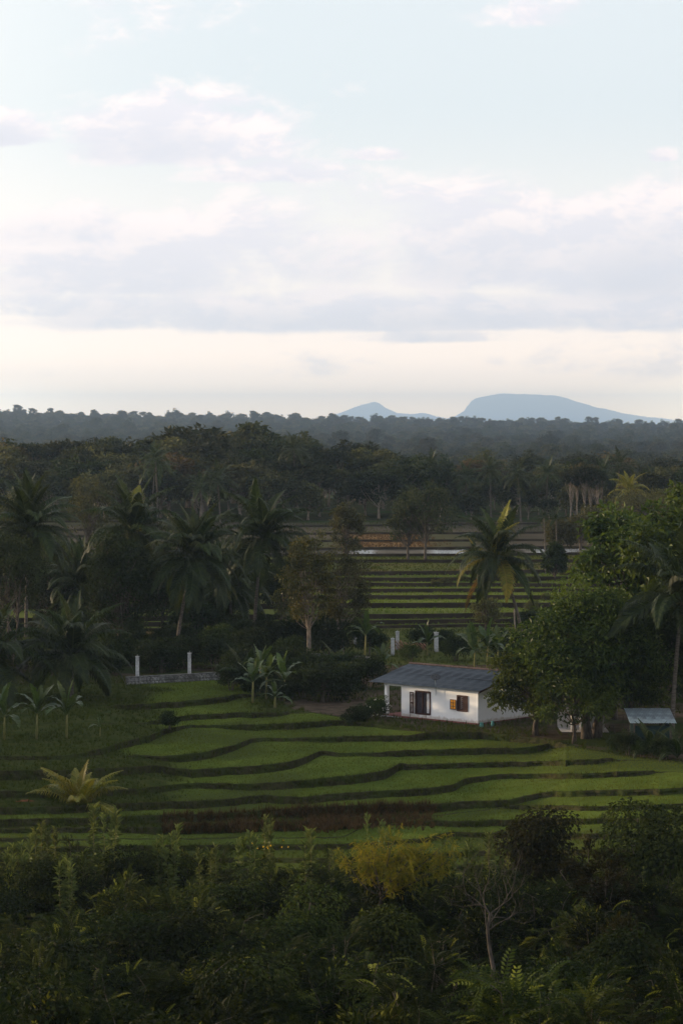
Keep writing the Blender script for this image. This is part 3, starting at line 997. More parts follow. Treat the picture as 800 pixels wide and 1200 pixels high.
def build_house():
    WL, DEP, WH = 7.45, 8.4, 2.5
    RIDGE_T, RIDGE_Z, EAVE_Z = 4.2, 3.52, 2.50
    slope = (RIDGE_Z - EAVE_Z) / (RIDGE_T + 0.55)
    TH = 0.16
    w = MB()
    # front wall round the two window openings
    ops = [(0.97, 1.97, 0.88, 2.05), (4.56, 6.03, 0.36, 2.12)]
    xs = [TH, 0.97, 1.97, 4.56, 6.03, WL]
    for a, b in zip(xs[:-1], xs[1:]):
        op = [o for o in ops if o[0] == a]
        if op:
            hbox(w, a, b, 0, TH, 0.10, op[0][2]); hbox(w, a, b, 0, TH, op[0][3], WH)
        else:
            hbox(w, a, b, 0, TH, 0.10, WH)
    hbox(w, WL - TH, WL, TH, DEP - TH, 0.10, WH)                      # wall by the verandah
    hbox(w, TH, WL, DEP - TH, DEP, 0.10, WH)                          # back wall
    w.build('wall', M['whitewash'], house)
    g = MB()                                                           # gable wall with its sloping top
    for t0, t1, za, zb in ((0, RIDGE_T, WH, RIDGE_Z - .06), (RIDGE_T, DEP, RIDGE_Z - .06, WH)):
        v = []
        for s in (0, TH):
            for t, z in ((t0, 0.1), (t1, 0.1), (t1, zb), (t0, za)):
                p = UX * s + VX * t; v.append([p[0], p[1], z])
        g.add(np.array(v), np.array([[0, 1, 2, 3], [7, 6, 5, 4], [0, 4, 5, 1], [1, 5, 6, 2], [2, 6, 7, 3], [3, 7, 4, 0]]))
    g.build('gable_wall', M['whitewash'], house)
    p = MB(); hbox(p, -0.03, WL + 1.78, -0.09, DEP, -0.25, 0.10); p.build('plinth', M['plinth'], house)
    st = MB(); hbox(st, WL - .1, WL + 1.75, -0.45, -0.09, -0.2, 0.03); st.build('step', M['concrete'], house)
    for t in (0.12, DEP - .3):
        q = MB(); hbox(q, WL + 1.43, WL + 1.68, t - .12, t + .13, 0.10, WH - .02); q.build('pillar', M['whitewash'], house)
    bm = MB(); hbox(bm, WL, WL + 1.72, 0.0, .2, WH - .18, WH + .02); bm.build('lintel', M['whitewash'], house)
    fl = MB(); hbox(fl, 0.16, WL - .16, .16, DEP - .16, 0.10, 0.13); fl.build('floor', M['plaster'], house)
    # roof: corrugated sheets laid one by one, two courses on each slope
    SA, SB = -0.55, WL + 2.75
    nsh = 11
    wid = (SB - SA) / nsh
    cor = 9
    meshes = {}
    for side in (0, 1):
        for course in (0, 1):
            mb = MB()
            n = cor * 4 + 1
            ss = np.linspace(0, wid * 1.04, n)
            wave = 0.022 * np.sin(np.arange(n) / 4.0 * 2 * math.pi)
            if side == 0:
                tt = ((-0.55, 1.95), (1.85, RIDGE_T))[course]
            else:
                tt = ((DEP + .55, 6.5), (6.6, RIDGE_T))[course]
            rows = []
            for t in np.linspace(tt[0], tt[1], 3):
                z = RIDGE_Z - abs(t - RIDGE_T) * slope + 0.05 + 0.03 * course
                pt = UX[None] * ss[:, None] + VX[None] * t
                rows.append(np.stack([pt[:, 0], pt[:, 1], z + wave], -1))
            R = np.array(rows); r, c, _ = R.shape
            i = (np.arange(r - 1)[:, None] * c + np.arange(c - 1)[None, :]).ravel()
            q = np.stack([i, i + 1, i + c + 1, i + c], -1)
            mb.add(R.reshape(-1, 3), q if side == 0 else q[:, ::-1])
            meshes[side, course] = mb.mesh('roof_sheet', M['roof'])
    roof = link('roof', None, house)
    rng = np.random.default_rng(5)
    for (side, course), me in meshes.items():
        for k in range(nsh):
            off = UX * (SA + k * wid)
            link('roof_sheet', me, roof, (off[0], off[1], rng.normal() * .008 + 0.004 * (k % 2)))
    r = MB(); a = UX * SA + VX * RIDGE_T; b = UX * SB + VX * RIDGE_T
    r.tube([[a[0], a[1], RIDGE_Z + .11], [b[0], b[1], RIDGE_Z + .11]], 0.10, 8); r.build('ridge_cap', M['ridge'], roof)
    fb = MB()
    for s0 in (SA + .03,):
        for t0, t1 in ((-0.5, RIDGE_T), (RIDGE_T, DEP + .5)):
            v = []
            for s in (s0, s0 + .03):
                for t, dz in ((t0, -.14), (t1, -.14), (t1, 0), (t0, 0)):
                    pp = UX * s + VX * t; v.append([pp[0], pp[1], RIDGE_Z - abs(t - RIDGE_T) * slope + .02 + dz])
            fb.add(np.array(v), np.array([[0, 1, 2, 3], [7, 6, 5, 4], [0, 4, 5, 1], [1, 5, 6, 2], [2, 6, 7, 3], [3, 7, 4, 0]]))
    fb.build('barge_board', M['frame_wood'], roof)
    # tall window with its shutter folded back on the left
    def frame(a, b, z0, z1, name):
        fr = MB(); th = .09
        hbox(fr, a - .03, a + th, -.05, TH - .02, z0, z1); hbox(fr, b - th, b + .03, -.05, TH - .02, z0, z1)
        hbox(fr, a + th, b - th, -.05, TH - .02, z1 - th, z1 + .02); hbox(fr, a + th, b - th, -.05, TH - .02, z0 - .02, z0 + th)
        return fr.build(name, M['frame_wood'], house)
    f1 = frame(4.56, 6.03, .36, 2.12, 'window_frame')
    m = MB(); hbox(m, 5.30, 5.36, -.03, .08, .45, 2.03); m.build('mullion', M['frame_wood'], f1)
    for a, b in ((5.40, 5.93), (4.98, 5.28)):
        lf = MB()
        hbox(lf, a, b, .05, .075, .46, 2.02)
        for k in range(5): hbox(lf, a + .05, b - .05, .035, .05, .53 + k * .30, .72 + k * .30)
        lf.build('shutter', M['interior_shade'], f1)  # panel with the room's shade painted in, so the opening reads dark
    cu = MB()
    ssx = np.linspace(4.66, 4.97, 14)
    Rr = np.array([[UX * s + VX * (.03 + .02 * math.sin(i * 2.1)) + np.array([0, 0, z]) for i, s in enumerate(ssx)] for z in (.5, 1.2, 1.95)])
    i = (np.arange(2)[:, None] * 14 + np.arange(13)[None]).ravel()
    cu.add(Rr.reshape(-1, 3), np.stack([i, i + 1, i + 15, i + 14], -1)); cu.build('curtain', M['curtain'], f1)
    sh = MB()
    for k, (a, b, z0, z1) in enumerate(((6.07, 6.13, .40, 2.0), (6.40, 6.46, .40, 2.0), (6.13, 6.40, 1.92, 2.0), (6.13, 6.40, .40, .48), (6.13, 6.40, 1.16, 1.24))):
        hbox(sh, a, b, -.20 + .0, -.155, z0, z1)
    for k in range(14): hbox(sh, 6.13, 6.40, -.185, -.165, .50 + k * .10, .56 + k * .10)
    sh.build('shutter', M['frame_wood'], f1)
    # small window: amber-paned leaf open to the left, dark lattice leaf on the right
    f2 = frame(0.97, 1.97, .88, 2.05, 'window_frame')
    sx = MB()
    A0, A1, Z0, Z1 = 1.99, 2.55, .97, 1.72
    for a, b, z0, z1 in ((A0, A0 + .05, Z0, Z1), (A1 - .05, A1, Z0, Z1), (A0 + .05, A1 - .05, Z1 - .05, Z1), (A0 + .05, A1 - .05, Z0, Z0 + .05),
                         ((A0 + A1) / 2 - .018, (A0 + A1) / 2 + .018, Z0 + .05, Z1 - .05)):
        hbox(sx, a, b, -.16, -.12, z0, z1)
    for k in (1, 2):
        z = Z0 + (Z1 - Z0) * k / 3.0
        hbox(sx, A0 + .05, (A0 + A1) / 2 - .018, -.157, -.123, z - .016, z + .016); hbox(sx, (A0 + A1) / 2 + .018, A1 - .05, -.157, -.123, z - .016, z + .016)
    sash = tag(sx.build('shutter', M['frame_wood'], f2), 'open window leaf with glowing amber panes')
    for i in range(2):
        for k in range(3):
            pn = MB()
            a = A0 + .052 + i * ((A1 - A0) / 2 - .032); b = a + (A1 - A0) / 2 - .075
            z = Z0 + .052 + k * (Z1 - Z0 - .07) / 3.0
            hbox(pn, a, b, -.146, -.134, z, z + (Z1 - Z0) / 3.0 - .05)
            pn.build('pane', M['amber'], f2)
    lat = MB()
    hbox(lat, 1.06, 1.88, .05, .07, .97, 1.96)
    for i in range(6):
        for k in range(5):
            lat_c = 1.13 + i * .135; zc = 1.08 + k * .18
            hbox(lat, lat_c - .045, lat_c + .045, .035, .05, zc - .06, zc + .06, 0.9)
    lat.build('shutter', M['frame_wood'], f2)
    dots = MB()
    for k in range(6):
        z = 1.08 + k * .15
        hbox(dots, 1.62, 1.66, .028, .034, z, z + .06); hbox(dots, 1.50, 1.53, .028, .034, z + .05, z + .09)
    tag(dots.build('lace_trim', M['curtain'], f2), kind='stuff')


build_house()

# dish on the roof
def build_dish():
    base = hc + UX * 3.86 + VX * -0.25
    t = thing('satellite_dish', (base[0], base[1], 2.45), 'small dark satellite dish on the front edge of the white house roof', 'satellite dish')
    mb = MB(); mb.tube([[0, 0, -.55], [0, 0, .3], [-.05, .1, .68]], .025, 6); mb.build('mast', M['tin'], t)
    d = MB()
    rings, n = 5, 20
    v = [[0, 0, 0]]
    for i in range(1, rings + 1):
        r = .34 * i / rings
        v += [[r * math.cos(a) * 1.1, r * math.sin(a) * .95, .35 * r * r] for a in np.arange(n) * 2 * math.pi / n]
    v = np.array(v)
    tri = [[0, 1 + j, 1 + (j + 1) % n] for j in range(n)]
    q = [[1 + i * n + j, 1 + (i + 1) * n + j, 1 + (i + 1) * n + (j + 1) % n, 1 + i * n + (j + 1) % n] for i in range(rings - 1) for j in range(n)]
    tilt = np.array(Matrix.Rotation(math.radians(38), 3, 'X'))
    d.add(v @ tilt.T + np.array([0, 0.05, .82]), [np.array(tri), np.array(q)])
    o = d.build('dish', M['dish'], t, True)
    md = o.modifiers.new('thick', 'SOLIDIFY'); md.thickness = .015
    a = MB(); a.tube([[0, 0.02, .45], [0, -.28, .60], [0, -.42, .98]], .012, 5); a.build('feed_arm', M['dish'], t)
    h = MB(); h.tube([[0, -.45, .95], [0, -.36, 1.0]], .035, 8); h.build('feed_horn', M['dish'], t)


build_dish()


def jar(px, py, h, r, label, mat):
    b = P(px, py, 0.0)
    mb = MB(); mb.tube([[0, 0, 0.01], [0, 0, .03], [0, 0, h * .5], [0, 0, h * .85], [0, 0, h]], [r * .8, r * .85, r, r * .8, r * .9], 12)
    t = thing('water_pot', b, label, 'pot')
    mb.build('body', mat, t, True)
    rim = MB(); rim.tube([[0, 0, h], [0, 0, h + .03]], [r * .98, r * .98], 12); rim.build('rim', mat, t)


jar(564, 852.5, .32, .16, 'teal pot at the near corner of the white house', M['tealpot'])
jar(577, 851.5, .36, .13, 'pale teal pot right of the other one under the gable wall', M['tealpot'])
for px, py, top, dx, lab in ((479, 846, 826, 3.0, 'thin leaning pole propped before the white wall left of the window'), (498.5, 847, 835, .4, 'short thin stake beside the tall window of the white house')):
    b = P(px, py)
    mb = MB(); hh = (py - top) / F * b[1]
    mb.tube([[0, 0, -.1], [dx / F * b[1], 0, hh]], .022, 5)
    tag(mb.build('wooden_pole', M['bark']), lab, 'pole').location = b

# ------------------------------------------------------------------ fence posts and walls
def post(px, ybase, ytop, w, d, label, group, cap=True, z0=None):
    b = P(px, ybase, 0.0) if d is None else D(px, ybase, d)
    if d is not None: b[2] = 0.0
    h = CAMZ - (ytop - HORIZON) / F * b[1]
    t = thing('concrete_post', b, label, 'fence post', group)
    mb = MB(); mb.box((0, 0, h / 2 - .1), (w, w, h + .2)); mb.build('shaft', M['concrete'], t)
    if cap:
        c = MB(); c.box((0, 0, h + .035), (w + .06, w + .06, .07)); c.box((0, 0, h + .14), (.05, .05, .14)); c.build('cap', M['concrete'], t)
    return t


post(161, 803, 770, .29, 221, 'white concrete post at the left end of the low stone wall', 'concrete fence posts')
post(222, 800, 766, .29, 224, 'white concrete post at the right end of the low stone wall', 'concrete fence posts')
post(337, 775, 756, .40, 240, 'pale concrete post among the banana leaves under the golden tree', 'concrete fence posts')
post(416, 762, 736, .32, 258, 'weathered concrete post by the bananas, leftmost of those behind the house', 'concrete fence posts')
post(460, 775, 749, .34, 246, 'shorter front post of the pair beside the clay tile heap', 'concrete fence posts')
post(465.5, 770, 741, .34, 252, 'taller rear post of the pair beside the clay tile heap', 'concrete fence posts')
post(511, 772, 742, .40, 250, 'grey concrete post rising directly behind the house roof', 'concrete fence posts')
b = P(603, 771)
mb = MB(); mb.tube([[0, 0, -.2], [.05, 0, 1.8], [-.06, 0, 4.6]], [.12, .10, .07], 7)
o = tag(mb.build('wooden_pole', M['bark_pale']), 'bare upright trunk pole beside the leaning coconut palm', 'pole'); o.location = b


def stone_wall(pa, pb, h, th, label):
    pa, pb = np.array(pa), np.array(pb)
    L = np.linalg.norm(pb - pa); ang = math.atan2(pb[1] - pa[1], pb[0] - pa[0])
    t = thing('stone_wall', pa, label, 'wall', rot=(0, 0, ang))
    core = MB(); core.box((L / 2, 0, h / 2 - .1), (L, th * .8, h)); core.build('core', M['mortar'], t)
    cp = MB(); cp.box((L / 2, 0, h - .05), (L + .05, th + .03, .07)); cp.build('coping', M['mortar'], t)
    rng = np.random.default_rng(int(L * 100))
    st = MB()
    z = 0.0
    while z < h - .2:
        rh = rng.uniform(.17, .26); x = 0
        while x < L - .12:
            w = rng.uniform(.2, .5)
            if x + w > L: w = L - x
            for s in (-1, 1):
                ico(st, (x + w / 2, s * th * .36, min(z + rh / 2, h - .2)), (w / 2 * 1.02, .12, rh / 2 * 1.02), 7, 4, seed=int(rng.integers(1e6)), rough=.10)
            x += w
        z += rh
    tag(st.build('stones', M['stone'], t), kind='stuff')


a, b = P(148, 803), P(262, 797)
stone_wall(a, b, .72, .34, 'low grey stone wall under the left palms between white posts')
a, b = D(365, 775, 240), D(440, 770, 236); a[2] = b[2] = 0
stone_wall(a, b, .75, .34, 'low rubble wall behind the bushes left of the house')

# heap of roof tiles behind the house
tb = D(476, 772, 250); tb[2] = 0
t = thing('tile_heap', tb, 'low heap of reddish clay tiles between the posts behind the house', 'tile heap')
rng = np.random.default_rng(3)
me = None
for k in range(46):
    if me is None:
        mb = MB(); mb.box((0, 0, 0), (.42, .26, .05)); me = mb.mesh('tile', M['tile'])
    layer = k // 14
    link('tile', me, t, (-1.6 + (k % 14) * .26 + rng.normal() * .03 + layer * .1, rng.normal() * .12, .35 + layer * .2 + rng.normal() * .02), (rng.normal() * .12, .9 + rng.normal() * .15, rng.normal() * .2))

# ------------------------------------------------------------------ outbuilding under the big tree, and the tin shed
ob = P(671, 858)
t = thing('outbuilding', ob, 'whitewashed outbuilding with square pillars under the big tree', 'outbuilding')
k = ob[1] / F
for x in (0, 10.5):
    mb = MB(); mb.box((x * k, 0, .95), (.27, .27, 2.1)); mb.build('pillar', M['whitewash'], t)
mb = MB(); mb.box((25 * k, .12, .72), (24 * k, .14, 1.45)); mb.build('wall', M['plaster'], t)
mb = MB(); mb.box((12 * k, 3.0, .95), (52 * k, .14, 2.0)); mb.build('back_wall', M['plaster'], t)
mb = MB(); mb.box((14 * k, 1.4, 2.12), (62 * k, 3.9, .07)); mb.build('roof', M['roof'], t)
mb = MB(); mb.box((14 * k, 1.4, -.03), (56 * k, 3.4, .14)); mb.build('floor', M['plaster'], t)

sb = P(743, 881)
t = thing('tin_shed', sb, 'small shed with pale corrugated tin roof and dark teal sides', 'shed')
k = sb[1] / F
W, Dp = 42 * k, 2.6
for x, y in ((0, 0), (W, 0), (0, Dp), (W, Dp)):
    mb = MB(); mb.tube([[x, y, -.2], [x, y, 1.95 + .25 * (y > 0)]], .05, 6); mb.build('corner_post', M['bark'], t)
mb = MB(); mb.box((W / 2, 0, .95), (W - .1, .03, 1.6)); mb.build('front_panel', M['teal'], t)
mb = MB(); mb.box((0, Dp / 2, .95), (.03, Dp - .1, 1.7)); mb.build('side_panel', M['teal'], t)
mb = MB(); mb.box((W, Dp / 2, .95), (.03, Dp - .1, 1.7)); mb.build('side_panel', M['teal'], t)
nsh = 5
n = 25
ss = np.linspace(0, (W + .7) / nsh * 1.03, n); wave = .02 * np.sin(np.arange(n) / 4 * 2 * math.pi)
rows = np.array([np.stack([ss, 0 * ss + y, 1.98 + (y + .5) * .17 + wave], -1) for y in (-.5, 1.2, Dp + .5)])
mb = MB(); i = (np.arange(2)[:, None] * n + np.arange(n - 1)[None]).ravel()
mb.add(rows.reshape(-1, 3), np.stack([i, i + 1, i + n + 1, i + n], -1))
me = mb.mesh('roof_sheet', M['tin'])
for j in range(nsh): link('roof_sheet', me, t, (-.35 + j * (W + .7) / nsh, 0, .006 * (j % 2)))
rng = np.random.default_rng(8)
for j, (px, py, hh) in enumerate(((724, 868, 1.3), (732, 866, 1.6), (738, 872, 1.2))):
    b = P(px, py)
    mb = MB(); mb.tube([[0, 0, -.1], [rng.normal() * .15, 0, hh * .5], [rng.normal() * .3, .1, hh]], [.035, .03, .02], 5)
    tag(mb.build('fence_stake', M['dead_wood']), ('short rough stake nearest the big tree trunk', 'tallest rough stake between the big tree and the shed', 'leaning rough stake at the corner of the tin shed')[j], 'stake', 'stakes by the tin shed').location = b

# red earth mound at the left edge of the paddies
mp = P(33, 952, -1.55)
mb = MB()
a = np.linspace(-1, 1, 25); X, Y = np.meshgrid(a, a)
r2 = np.sqrt(X ** 2 + Y ** 2)
Z = .95 * np.clip(1 - r2, 0, 1) ** .8 * (1 + .3 * fbm(X * 3, Y * 3, 7)) + .06 * fbm(X * 12, Y * 12, 8) * (r2 < 1) - .15
i = (np.arange(24)[:, None] * 25 + np.arange(24)[None]).ravel()
mb.add(np.stack([X * 2.1, Y * 1.4, Z], -1).reshape(-1, 3), np.stack([i, i + 1, i + 26, i + 25], -1))
o = tag(mb.build('earth_mound', M['red_earth'], smooth=True), 'heap of reddish earth on the left terrace beside the young palm', 'earth mound')
o.location = (mp[0], mp[1], mp[2])
# ------------------------------------------------------------------ grove palms
def palm_at(cx, cy, d, bx, label, **kw):
    """crown centre at pixel (cx, cy), distance d, trunk foot at column bx"""
    top = D(cx, cy, d)
    base = np.array([(bx - 400) / F * d, d, 0.0])
    return palm(base, top[2], (top[0] - base[0], 0.3), label, **kw)


G1 = 'coconut palms of the left grove'
palm_at(33, 622, 232, 30, 'tall dark coconut palm nearest the left edge, rising behind a leafy tree', group=G1, seed=1, n=40, size=1.3)
palm_at(155, 624, 246, 148, 'coconut palm standing behind the dense ivy-dark tree', group=G1, seed=2, n=36, size=1.28, yellow=.08)
palm_at(228, 655, 236, 206, 'broad dark coconut palm with drooping skirt right of the ivy-dark tree', group=G1, seed=3, n=46, size=1.3)
palm_at(308, 632, 250, 297, 'coconut palm beside the golden-lit tree at the right end of the grove', group=G1, seed=4, n=40, size=1.3)
palm_at(84, 772, 206, 84, 'low broad coconut palm spreading over the rough grass by the stone wall', group=G1, seed=5, n=30, size=1.3, dead=0, skirt=6)
palm_at(-14, 775, 204, -14, 'low coconut palm cut by the left edge above the banana row', group=G1, seed=6, n=26, size=1.3, skirt=6)
palm_at(268, 690, 262, 272, 'shadowed coconut palm between the two broad palms of the grove', group=G1, seed=41, n=34, size=1.25)
palm_at(95, 690, 258, 95, 'shadowed coconut palm half hidden left of the ivy-dark tree', group=G1, seed=42, n=34, size=1.25)
palm_at(583, 655, 252, 613, 'leaning coconut palm with orange coconuts rising behind the house', seed=7, n=34, size=1.28, yellow=.12, coconuts=16, dead=1, skirt=7)
palm_at(800, 705, 178, 787, 'coconut palm at the right edge beside the tin shed', seed=8, n=32, size=1.3, skirt=6)
# stemless young palms
def young_palm(px, py, z, size, label, n=11, yellow=0.0, group=None, seed=0, d=None):
    b = P(px, py, z) if d is None else np.array([(px - 400) / F * d, d, z])
    return palm(b, 0.2, (0, 0), label, group, n=n, size=size, seed=seed, dead=0, yellow=yellow, skirt=3)


young_palm(93, 958, -1.75, .82, 'young yellow-green palm before the paddies at the left', n=17, yellow=1.0, seed=21)
young_palm(288, 806, 0, .85, 'young dark palm behind the banana clump left of the house', n=10, seed=22, d=214, group='young palms round the yard')
young_palm(398, 800, 0, .8, 'young palm by the rubble wall left of the house roof', n=10, seed=23, d=218, group='young palms round the yard')
young_palm(345, 815, 0, .6, 'small palm between the banana clump and the round bushes', n=9, seed=24, d=209, group='young palms round the yard')
young_palm(762, 890, 0, .5, 'small palm in front of the tin shed', n=9, seed=25, d=171, group='young palms round the yard')
young_palm(793, 890, -.1, .5, 'small palm at the right edge below the coconut palm', n=8, seed=26, d=169, group='young palms round the yard')

# areca pair in the far field
for px, h, lab in ((637, 606, 'slender areca palm in the far terraces, left of the pair'), (651, 609, 'slender areca palm in the far terraces, right of the pair')):
    d = 330
    top = D(px, h, d); base = np.array([(px + 2 - 400) / F * d, d, 1.5])
    t = thing('areca_palm', base, lab, 'palm tree', 'slender areca palms')
    mb, tp = palm_trunk(top[2] - base[2], (top[0] - base[0], 0), .09, 3); mb.build('trunk', M['palm_bark'], t, True)
    rg = np.random.default_rng(int(px))
    for k in range(10):
        link('frond', FRONDS[[0, 1, 2, 3, 4, 4, 5, 5, 3, 2][k], k % 2], t, tp, (rg.normal() * .1, 0, k * 2.4), .42)

# bananas
GB = 'banana plants in the row on the left terrace'
for i, (px, py, lab) in enumerate(((5, 869, 'banana plant at the left edge, first of the row'), (43, 867, 'banana plant in the middle of the row of three'), (78, 867, 'banana plant in the row nearest the young palm'))):
    banana(P(px, py, -.05), 1.9, 1.2, lab, GB, 50 + i, n=8)
banana(P(117, 864, -.05), .7, .6, 'small young banana plant beyond the row, by the weedy bank', GB, 54, n=4, stem=.05)
GC = 'banana clump left of the house'
for i, (px, d, h, s, lab) in enumerate(((296, 204, 1.7, 1.1, 'banana plant with a bright upright leaf at the left of the clump'), (312, 206, 1.9, 1.0, 'banana plant with long drooping leaves in the clump'),
                                        (333, 205, 1.8, 1.15, 'banana plant at the right of the clump by the small palm'), (305, 211, 2.3, 1.1, 'tall banana plant at the back of the clump'),
                                        (322, 200, .9, .8, 'small banana sucker at the front of the clump'))):
    banana(np.array([(px - 400) / F * d, d, 0]), h, s, lab, GC, 60 + i, n=8, stem=.11)
GD = 'banana plants behind the house'
for i, (px, d, h, s, lab) in enumerate(((428, 240, 2.6, 1.35, 'tall banana plant beside the leftmost concrete posts'), (500, 246, 1.3, 1.2, 'bright banana plant left of the grey post behind the roof'),
                                        (556, 232, 1.6, 1.5, 'banana plant with a broken pale leaf behind the roof'), (571, 232, 2.1, 1.4, 'banana plant with an upright leaf behind the roof'),
                                        (583, 234, 1.6, 1.3, 'banana plant behind the right end of the roof'), (344, 248, 2.2, 1.2, 'banana plant under the golden tree'), (447, 226, 1.1, 1.1, 'low banana plant behind the left end of the roof'))):
    banana(np.array([(px - 400) / F * d, d, 0]), h, s, lab, GD, 70 + i, n=8, stem=.11)

# ------------------------------------------------------------------ broad-leaved trees round the yard
def tree(name, px, d, H, R, label, cat='tree', leafm='leaf_mid', barkm='bark', z=0.0, seed=0, rot=0.0, group=None, **kw):
    tm, cm = broadleaf(seed, H, R, **kw)
    t = thing(name, np.array([(px - 400) / F * d, d, z]), label, cat, group, (0, 0, rot))
    tm.build('trunk', M[barkm], t, True); cm.build('crown', M[leafm], t)
    return t


tree('mango_tree', 690, 181, 10.8, 5.7, 'big dense dark green tree overhanging the right end of the house', leafm='leaf_mango', seed=401, cb=.14, nclump=95, nleaf=230, ls=.37, rc=.26, tr=.32, stems=2, aspect=.4, droop=.3)
tree('mango_tree', 628, 182.2, 6.6, 3.2, 'lower leafy tree against the gable wall of the white house', leafm='leaf_mango', seed=402, cb=.06, nclump=46, nleaf=190, ls=.33, rc=.3, tr=.2, aspect=.4, droop=.3)
tree('mango_tree', 672, 177.6, 5.6, 3.3, 'low leafy front part of the tree mass before the outbuilding', leafm='leaf_mango', seed=413, cb=.16, nclump=40, nleaf=190, ls=.33, rc=.3, tr=.14, aspect=.4, droop=.3)
tree('mango_tree', 738, 182, 7.6, 3.6, 'dark leafy tree between the big tree and the tin shed roof', leafm='leaf_mango', seed=414, cb=.12, nclump=46, nleaf=190, ls=.33, rc=.3, tr=.16, aspect=.4, droop=.3)
tree('mango_tree', 776, 188, 9.5, 4.2, 'dark leafy tree behind the tin shed', leafm='leaf_dark', seed=415, cb=.08, nclump=56, nleaf=190, ls=.32, rc=.3, tr=.18, aspect=.4, droop=.3)
tree('mango_tree', 720, 192, 9.0, 4.2, 'dark leafy tree filling the mass behind the big tree', leafm='leaf_dark', seed=416, cb=.05, nclump=56, nleaf=190, ls=.32, rc=.3, tr=.18, aspect=.4, droop=.3)
tree('teak_tree', 742, 197, 16.6, 5.4, 'tall open tree with large bright leaf bunches behind the big tree', leafm='leaf_mango', seed=403, cb=.35, nclump=64, nleaf=120, ls=.48, rc=.22, tr=.25, aspect=.6, droop=.3, flat=.9)
tree('teak_tree', 808, 190, 18.0, 5.0, 'tall leafy tree cut by the right edge of the picture', leafm='leaf_mango', seed=404, cb=.3, nclump=56, nleaf=120, ls=.46, rc=.23, tr=.25, aspect=.6, droop=.3, flat=.9)
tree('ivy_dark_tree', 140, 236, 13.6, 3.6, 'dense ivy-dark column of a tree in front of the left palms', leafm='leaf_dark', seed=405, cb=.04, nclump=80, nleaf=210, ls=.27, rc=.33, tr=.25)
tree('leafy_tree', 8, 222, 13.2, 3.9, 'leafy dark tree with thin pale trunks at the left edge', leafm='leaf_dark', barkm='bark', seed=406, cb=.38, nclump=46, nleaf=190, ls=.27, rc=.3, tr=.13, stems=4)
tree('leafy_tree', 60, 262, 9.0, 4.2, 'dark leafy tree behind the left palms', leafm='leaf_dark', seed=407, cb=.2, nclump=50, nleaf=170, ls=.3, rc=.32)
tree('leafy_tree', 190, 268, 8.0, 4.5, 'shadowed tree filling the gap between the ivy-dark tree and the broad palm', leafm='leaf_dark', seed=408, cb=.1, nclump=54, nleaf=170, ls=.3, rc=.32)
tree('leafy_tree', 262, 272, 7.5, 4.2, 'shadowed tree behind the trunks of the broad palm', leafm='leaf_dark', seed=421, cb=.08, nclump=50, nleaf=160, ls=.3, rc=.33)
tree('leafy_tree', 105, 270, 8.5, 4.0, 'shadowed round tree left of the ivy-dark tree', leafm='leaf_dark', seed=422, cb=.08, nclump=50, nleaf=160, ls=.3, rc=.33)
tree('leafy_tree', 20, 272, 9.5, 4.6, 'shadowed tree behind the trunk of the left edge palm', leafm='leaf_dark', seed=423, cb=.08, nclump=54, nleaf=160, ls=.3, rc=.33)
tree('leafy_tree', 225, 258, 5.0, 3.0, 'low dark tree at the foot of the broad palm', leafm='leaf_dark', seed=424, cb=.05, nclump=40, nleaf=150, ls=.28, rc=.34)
for i, (px, d, H, R_, lab) in enumerate(((-20, 290, 11.5, 4.5, 'dark field-edge tree at the left edge behind the palms'), (48, 296, 11.0, 4.4, 'dark field-edge tree behind the first tall palm'), (128, 286, 10.5, 4.2, 'dark field-edge tree behind the ivy-dark tree'),
                                         (178, 300, 11.0, 4.2, 'dark field-edge tree left of the broad palm'), (250, 292, 10.5, 4.0, 'dark field-edge tree right of the broad palm'), (285, 286, 9.0, 3.4, 'low field-edge tree behind the palm by the golden tree'), (330, 282, 8.0, 2.8, 'low field-edge tree behind the golden tree'), (85, 282, 10.0, 4.0, 'dark field-edge tree above the low broad palm'))):
    tree('field_edge_tree', px, d, H, R_, lab, leafm=('leaf_dark', 'leaf_mid')[i % 2], seed=470 + i, cb=.04, nclump=44, nleaf=130, ls=.34, rc=.34, group='trees along the field edge behind the grove')
tree('golden_tree', 362, 243, 12.6, 2.8, 'open tree with gold-lit leaves and pale trunk beside the palm grove', leafm='leaf_gold', barkm='bark_pale', seed=409, cb=.10, nclump=70, nleaf=120, ls=.27, rc=.27, tr=.11, stems=2, aspect=.55)
tree('golden_tree', 403, 246, 11.2, 2.7, 'greener thin tree on the right flank of the golden tree', leafm='leaf_olive', barkm='bark_pale', seed=410, cb=.08, nclump=56, nleaf=100, ls=.27, rc=.28, tr=.10, stems=2)
tree('golden_tree', 340, 252, 8.5, 2.3, 'small gold-tinged tree between the palm and the golden tree', leafm='leaf_gold', barkm='bark_pale', seed=411, cb=.2, nclump=26, nleaf=80, ls=.26, rc=.3, tr=.11, stems=2)
tree('orchard_tree', 570, 266, 4.4, 2.0, 'small round orchard tree with dark trunk on the meadow behind the house', leafm='leaf_olive', seed=412, cb=.22, nclump=30, nleaf=80, ls=.26, rc=.3, tr=.14, stems=2)

# trees standing in the far fields
def far_z(d):
    return float(np.interp(d, [270, 340, 400, 470], [0.0, 2.9, 5.0, 6.6]))


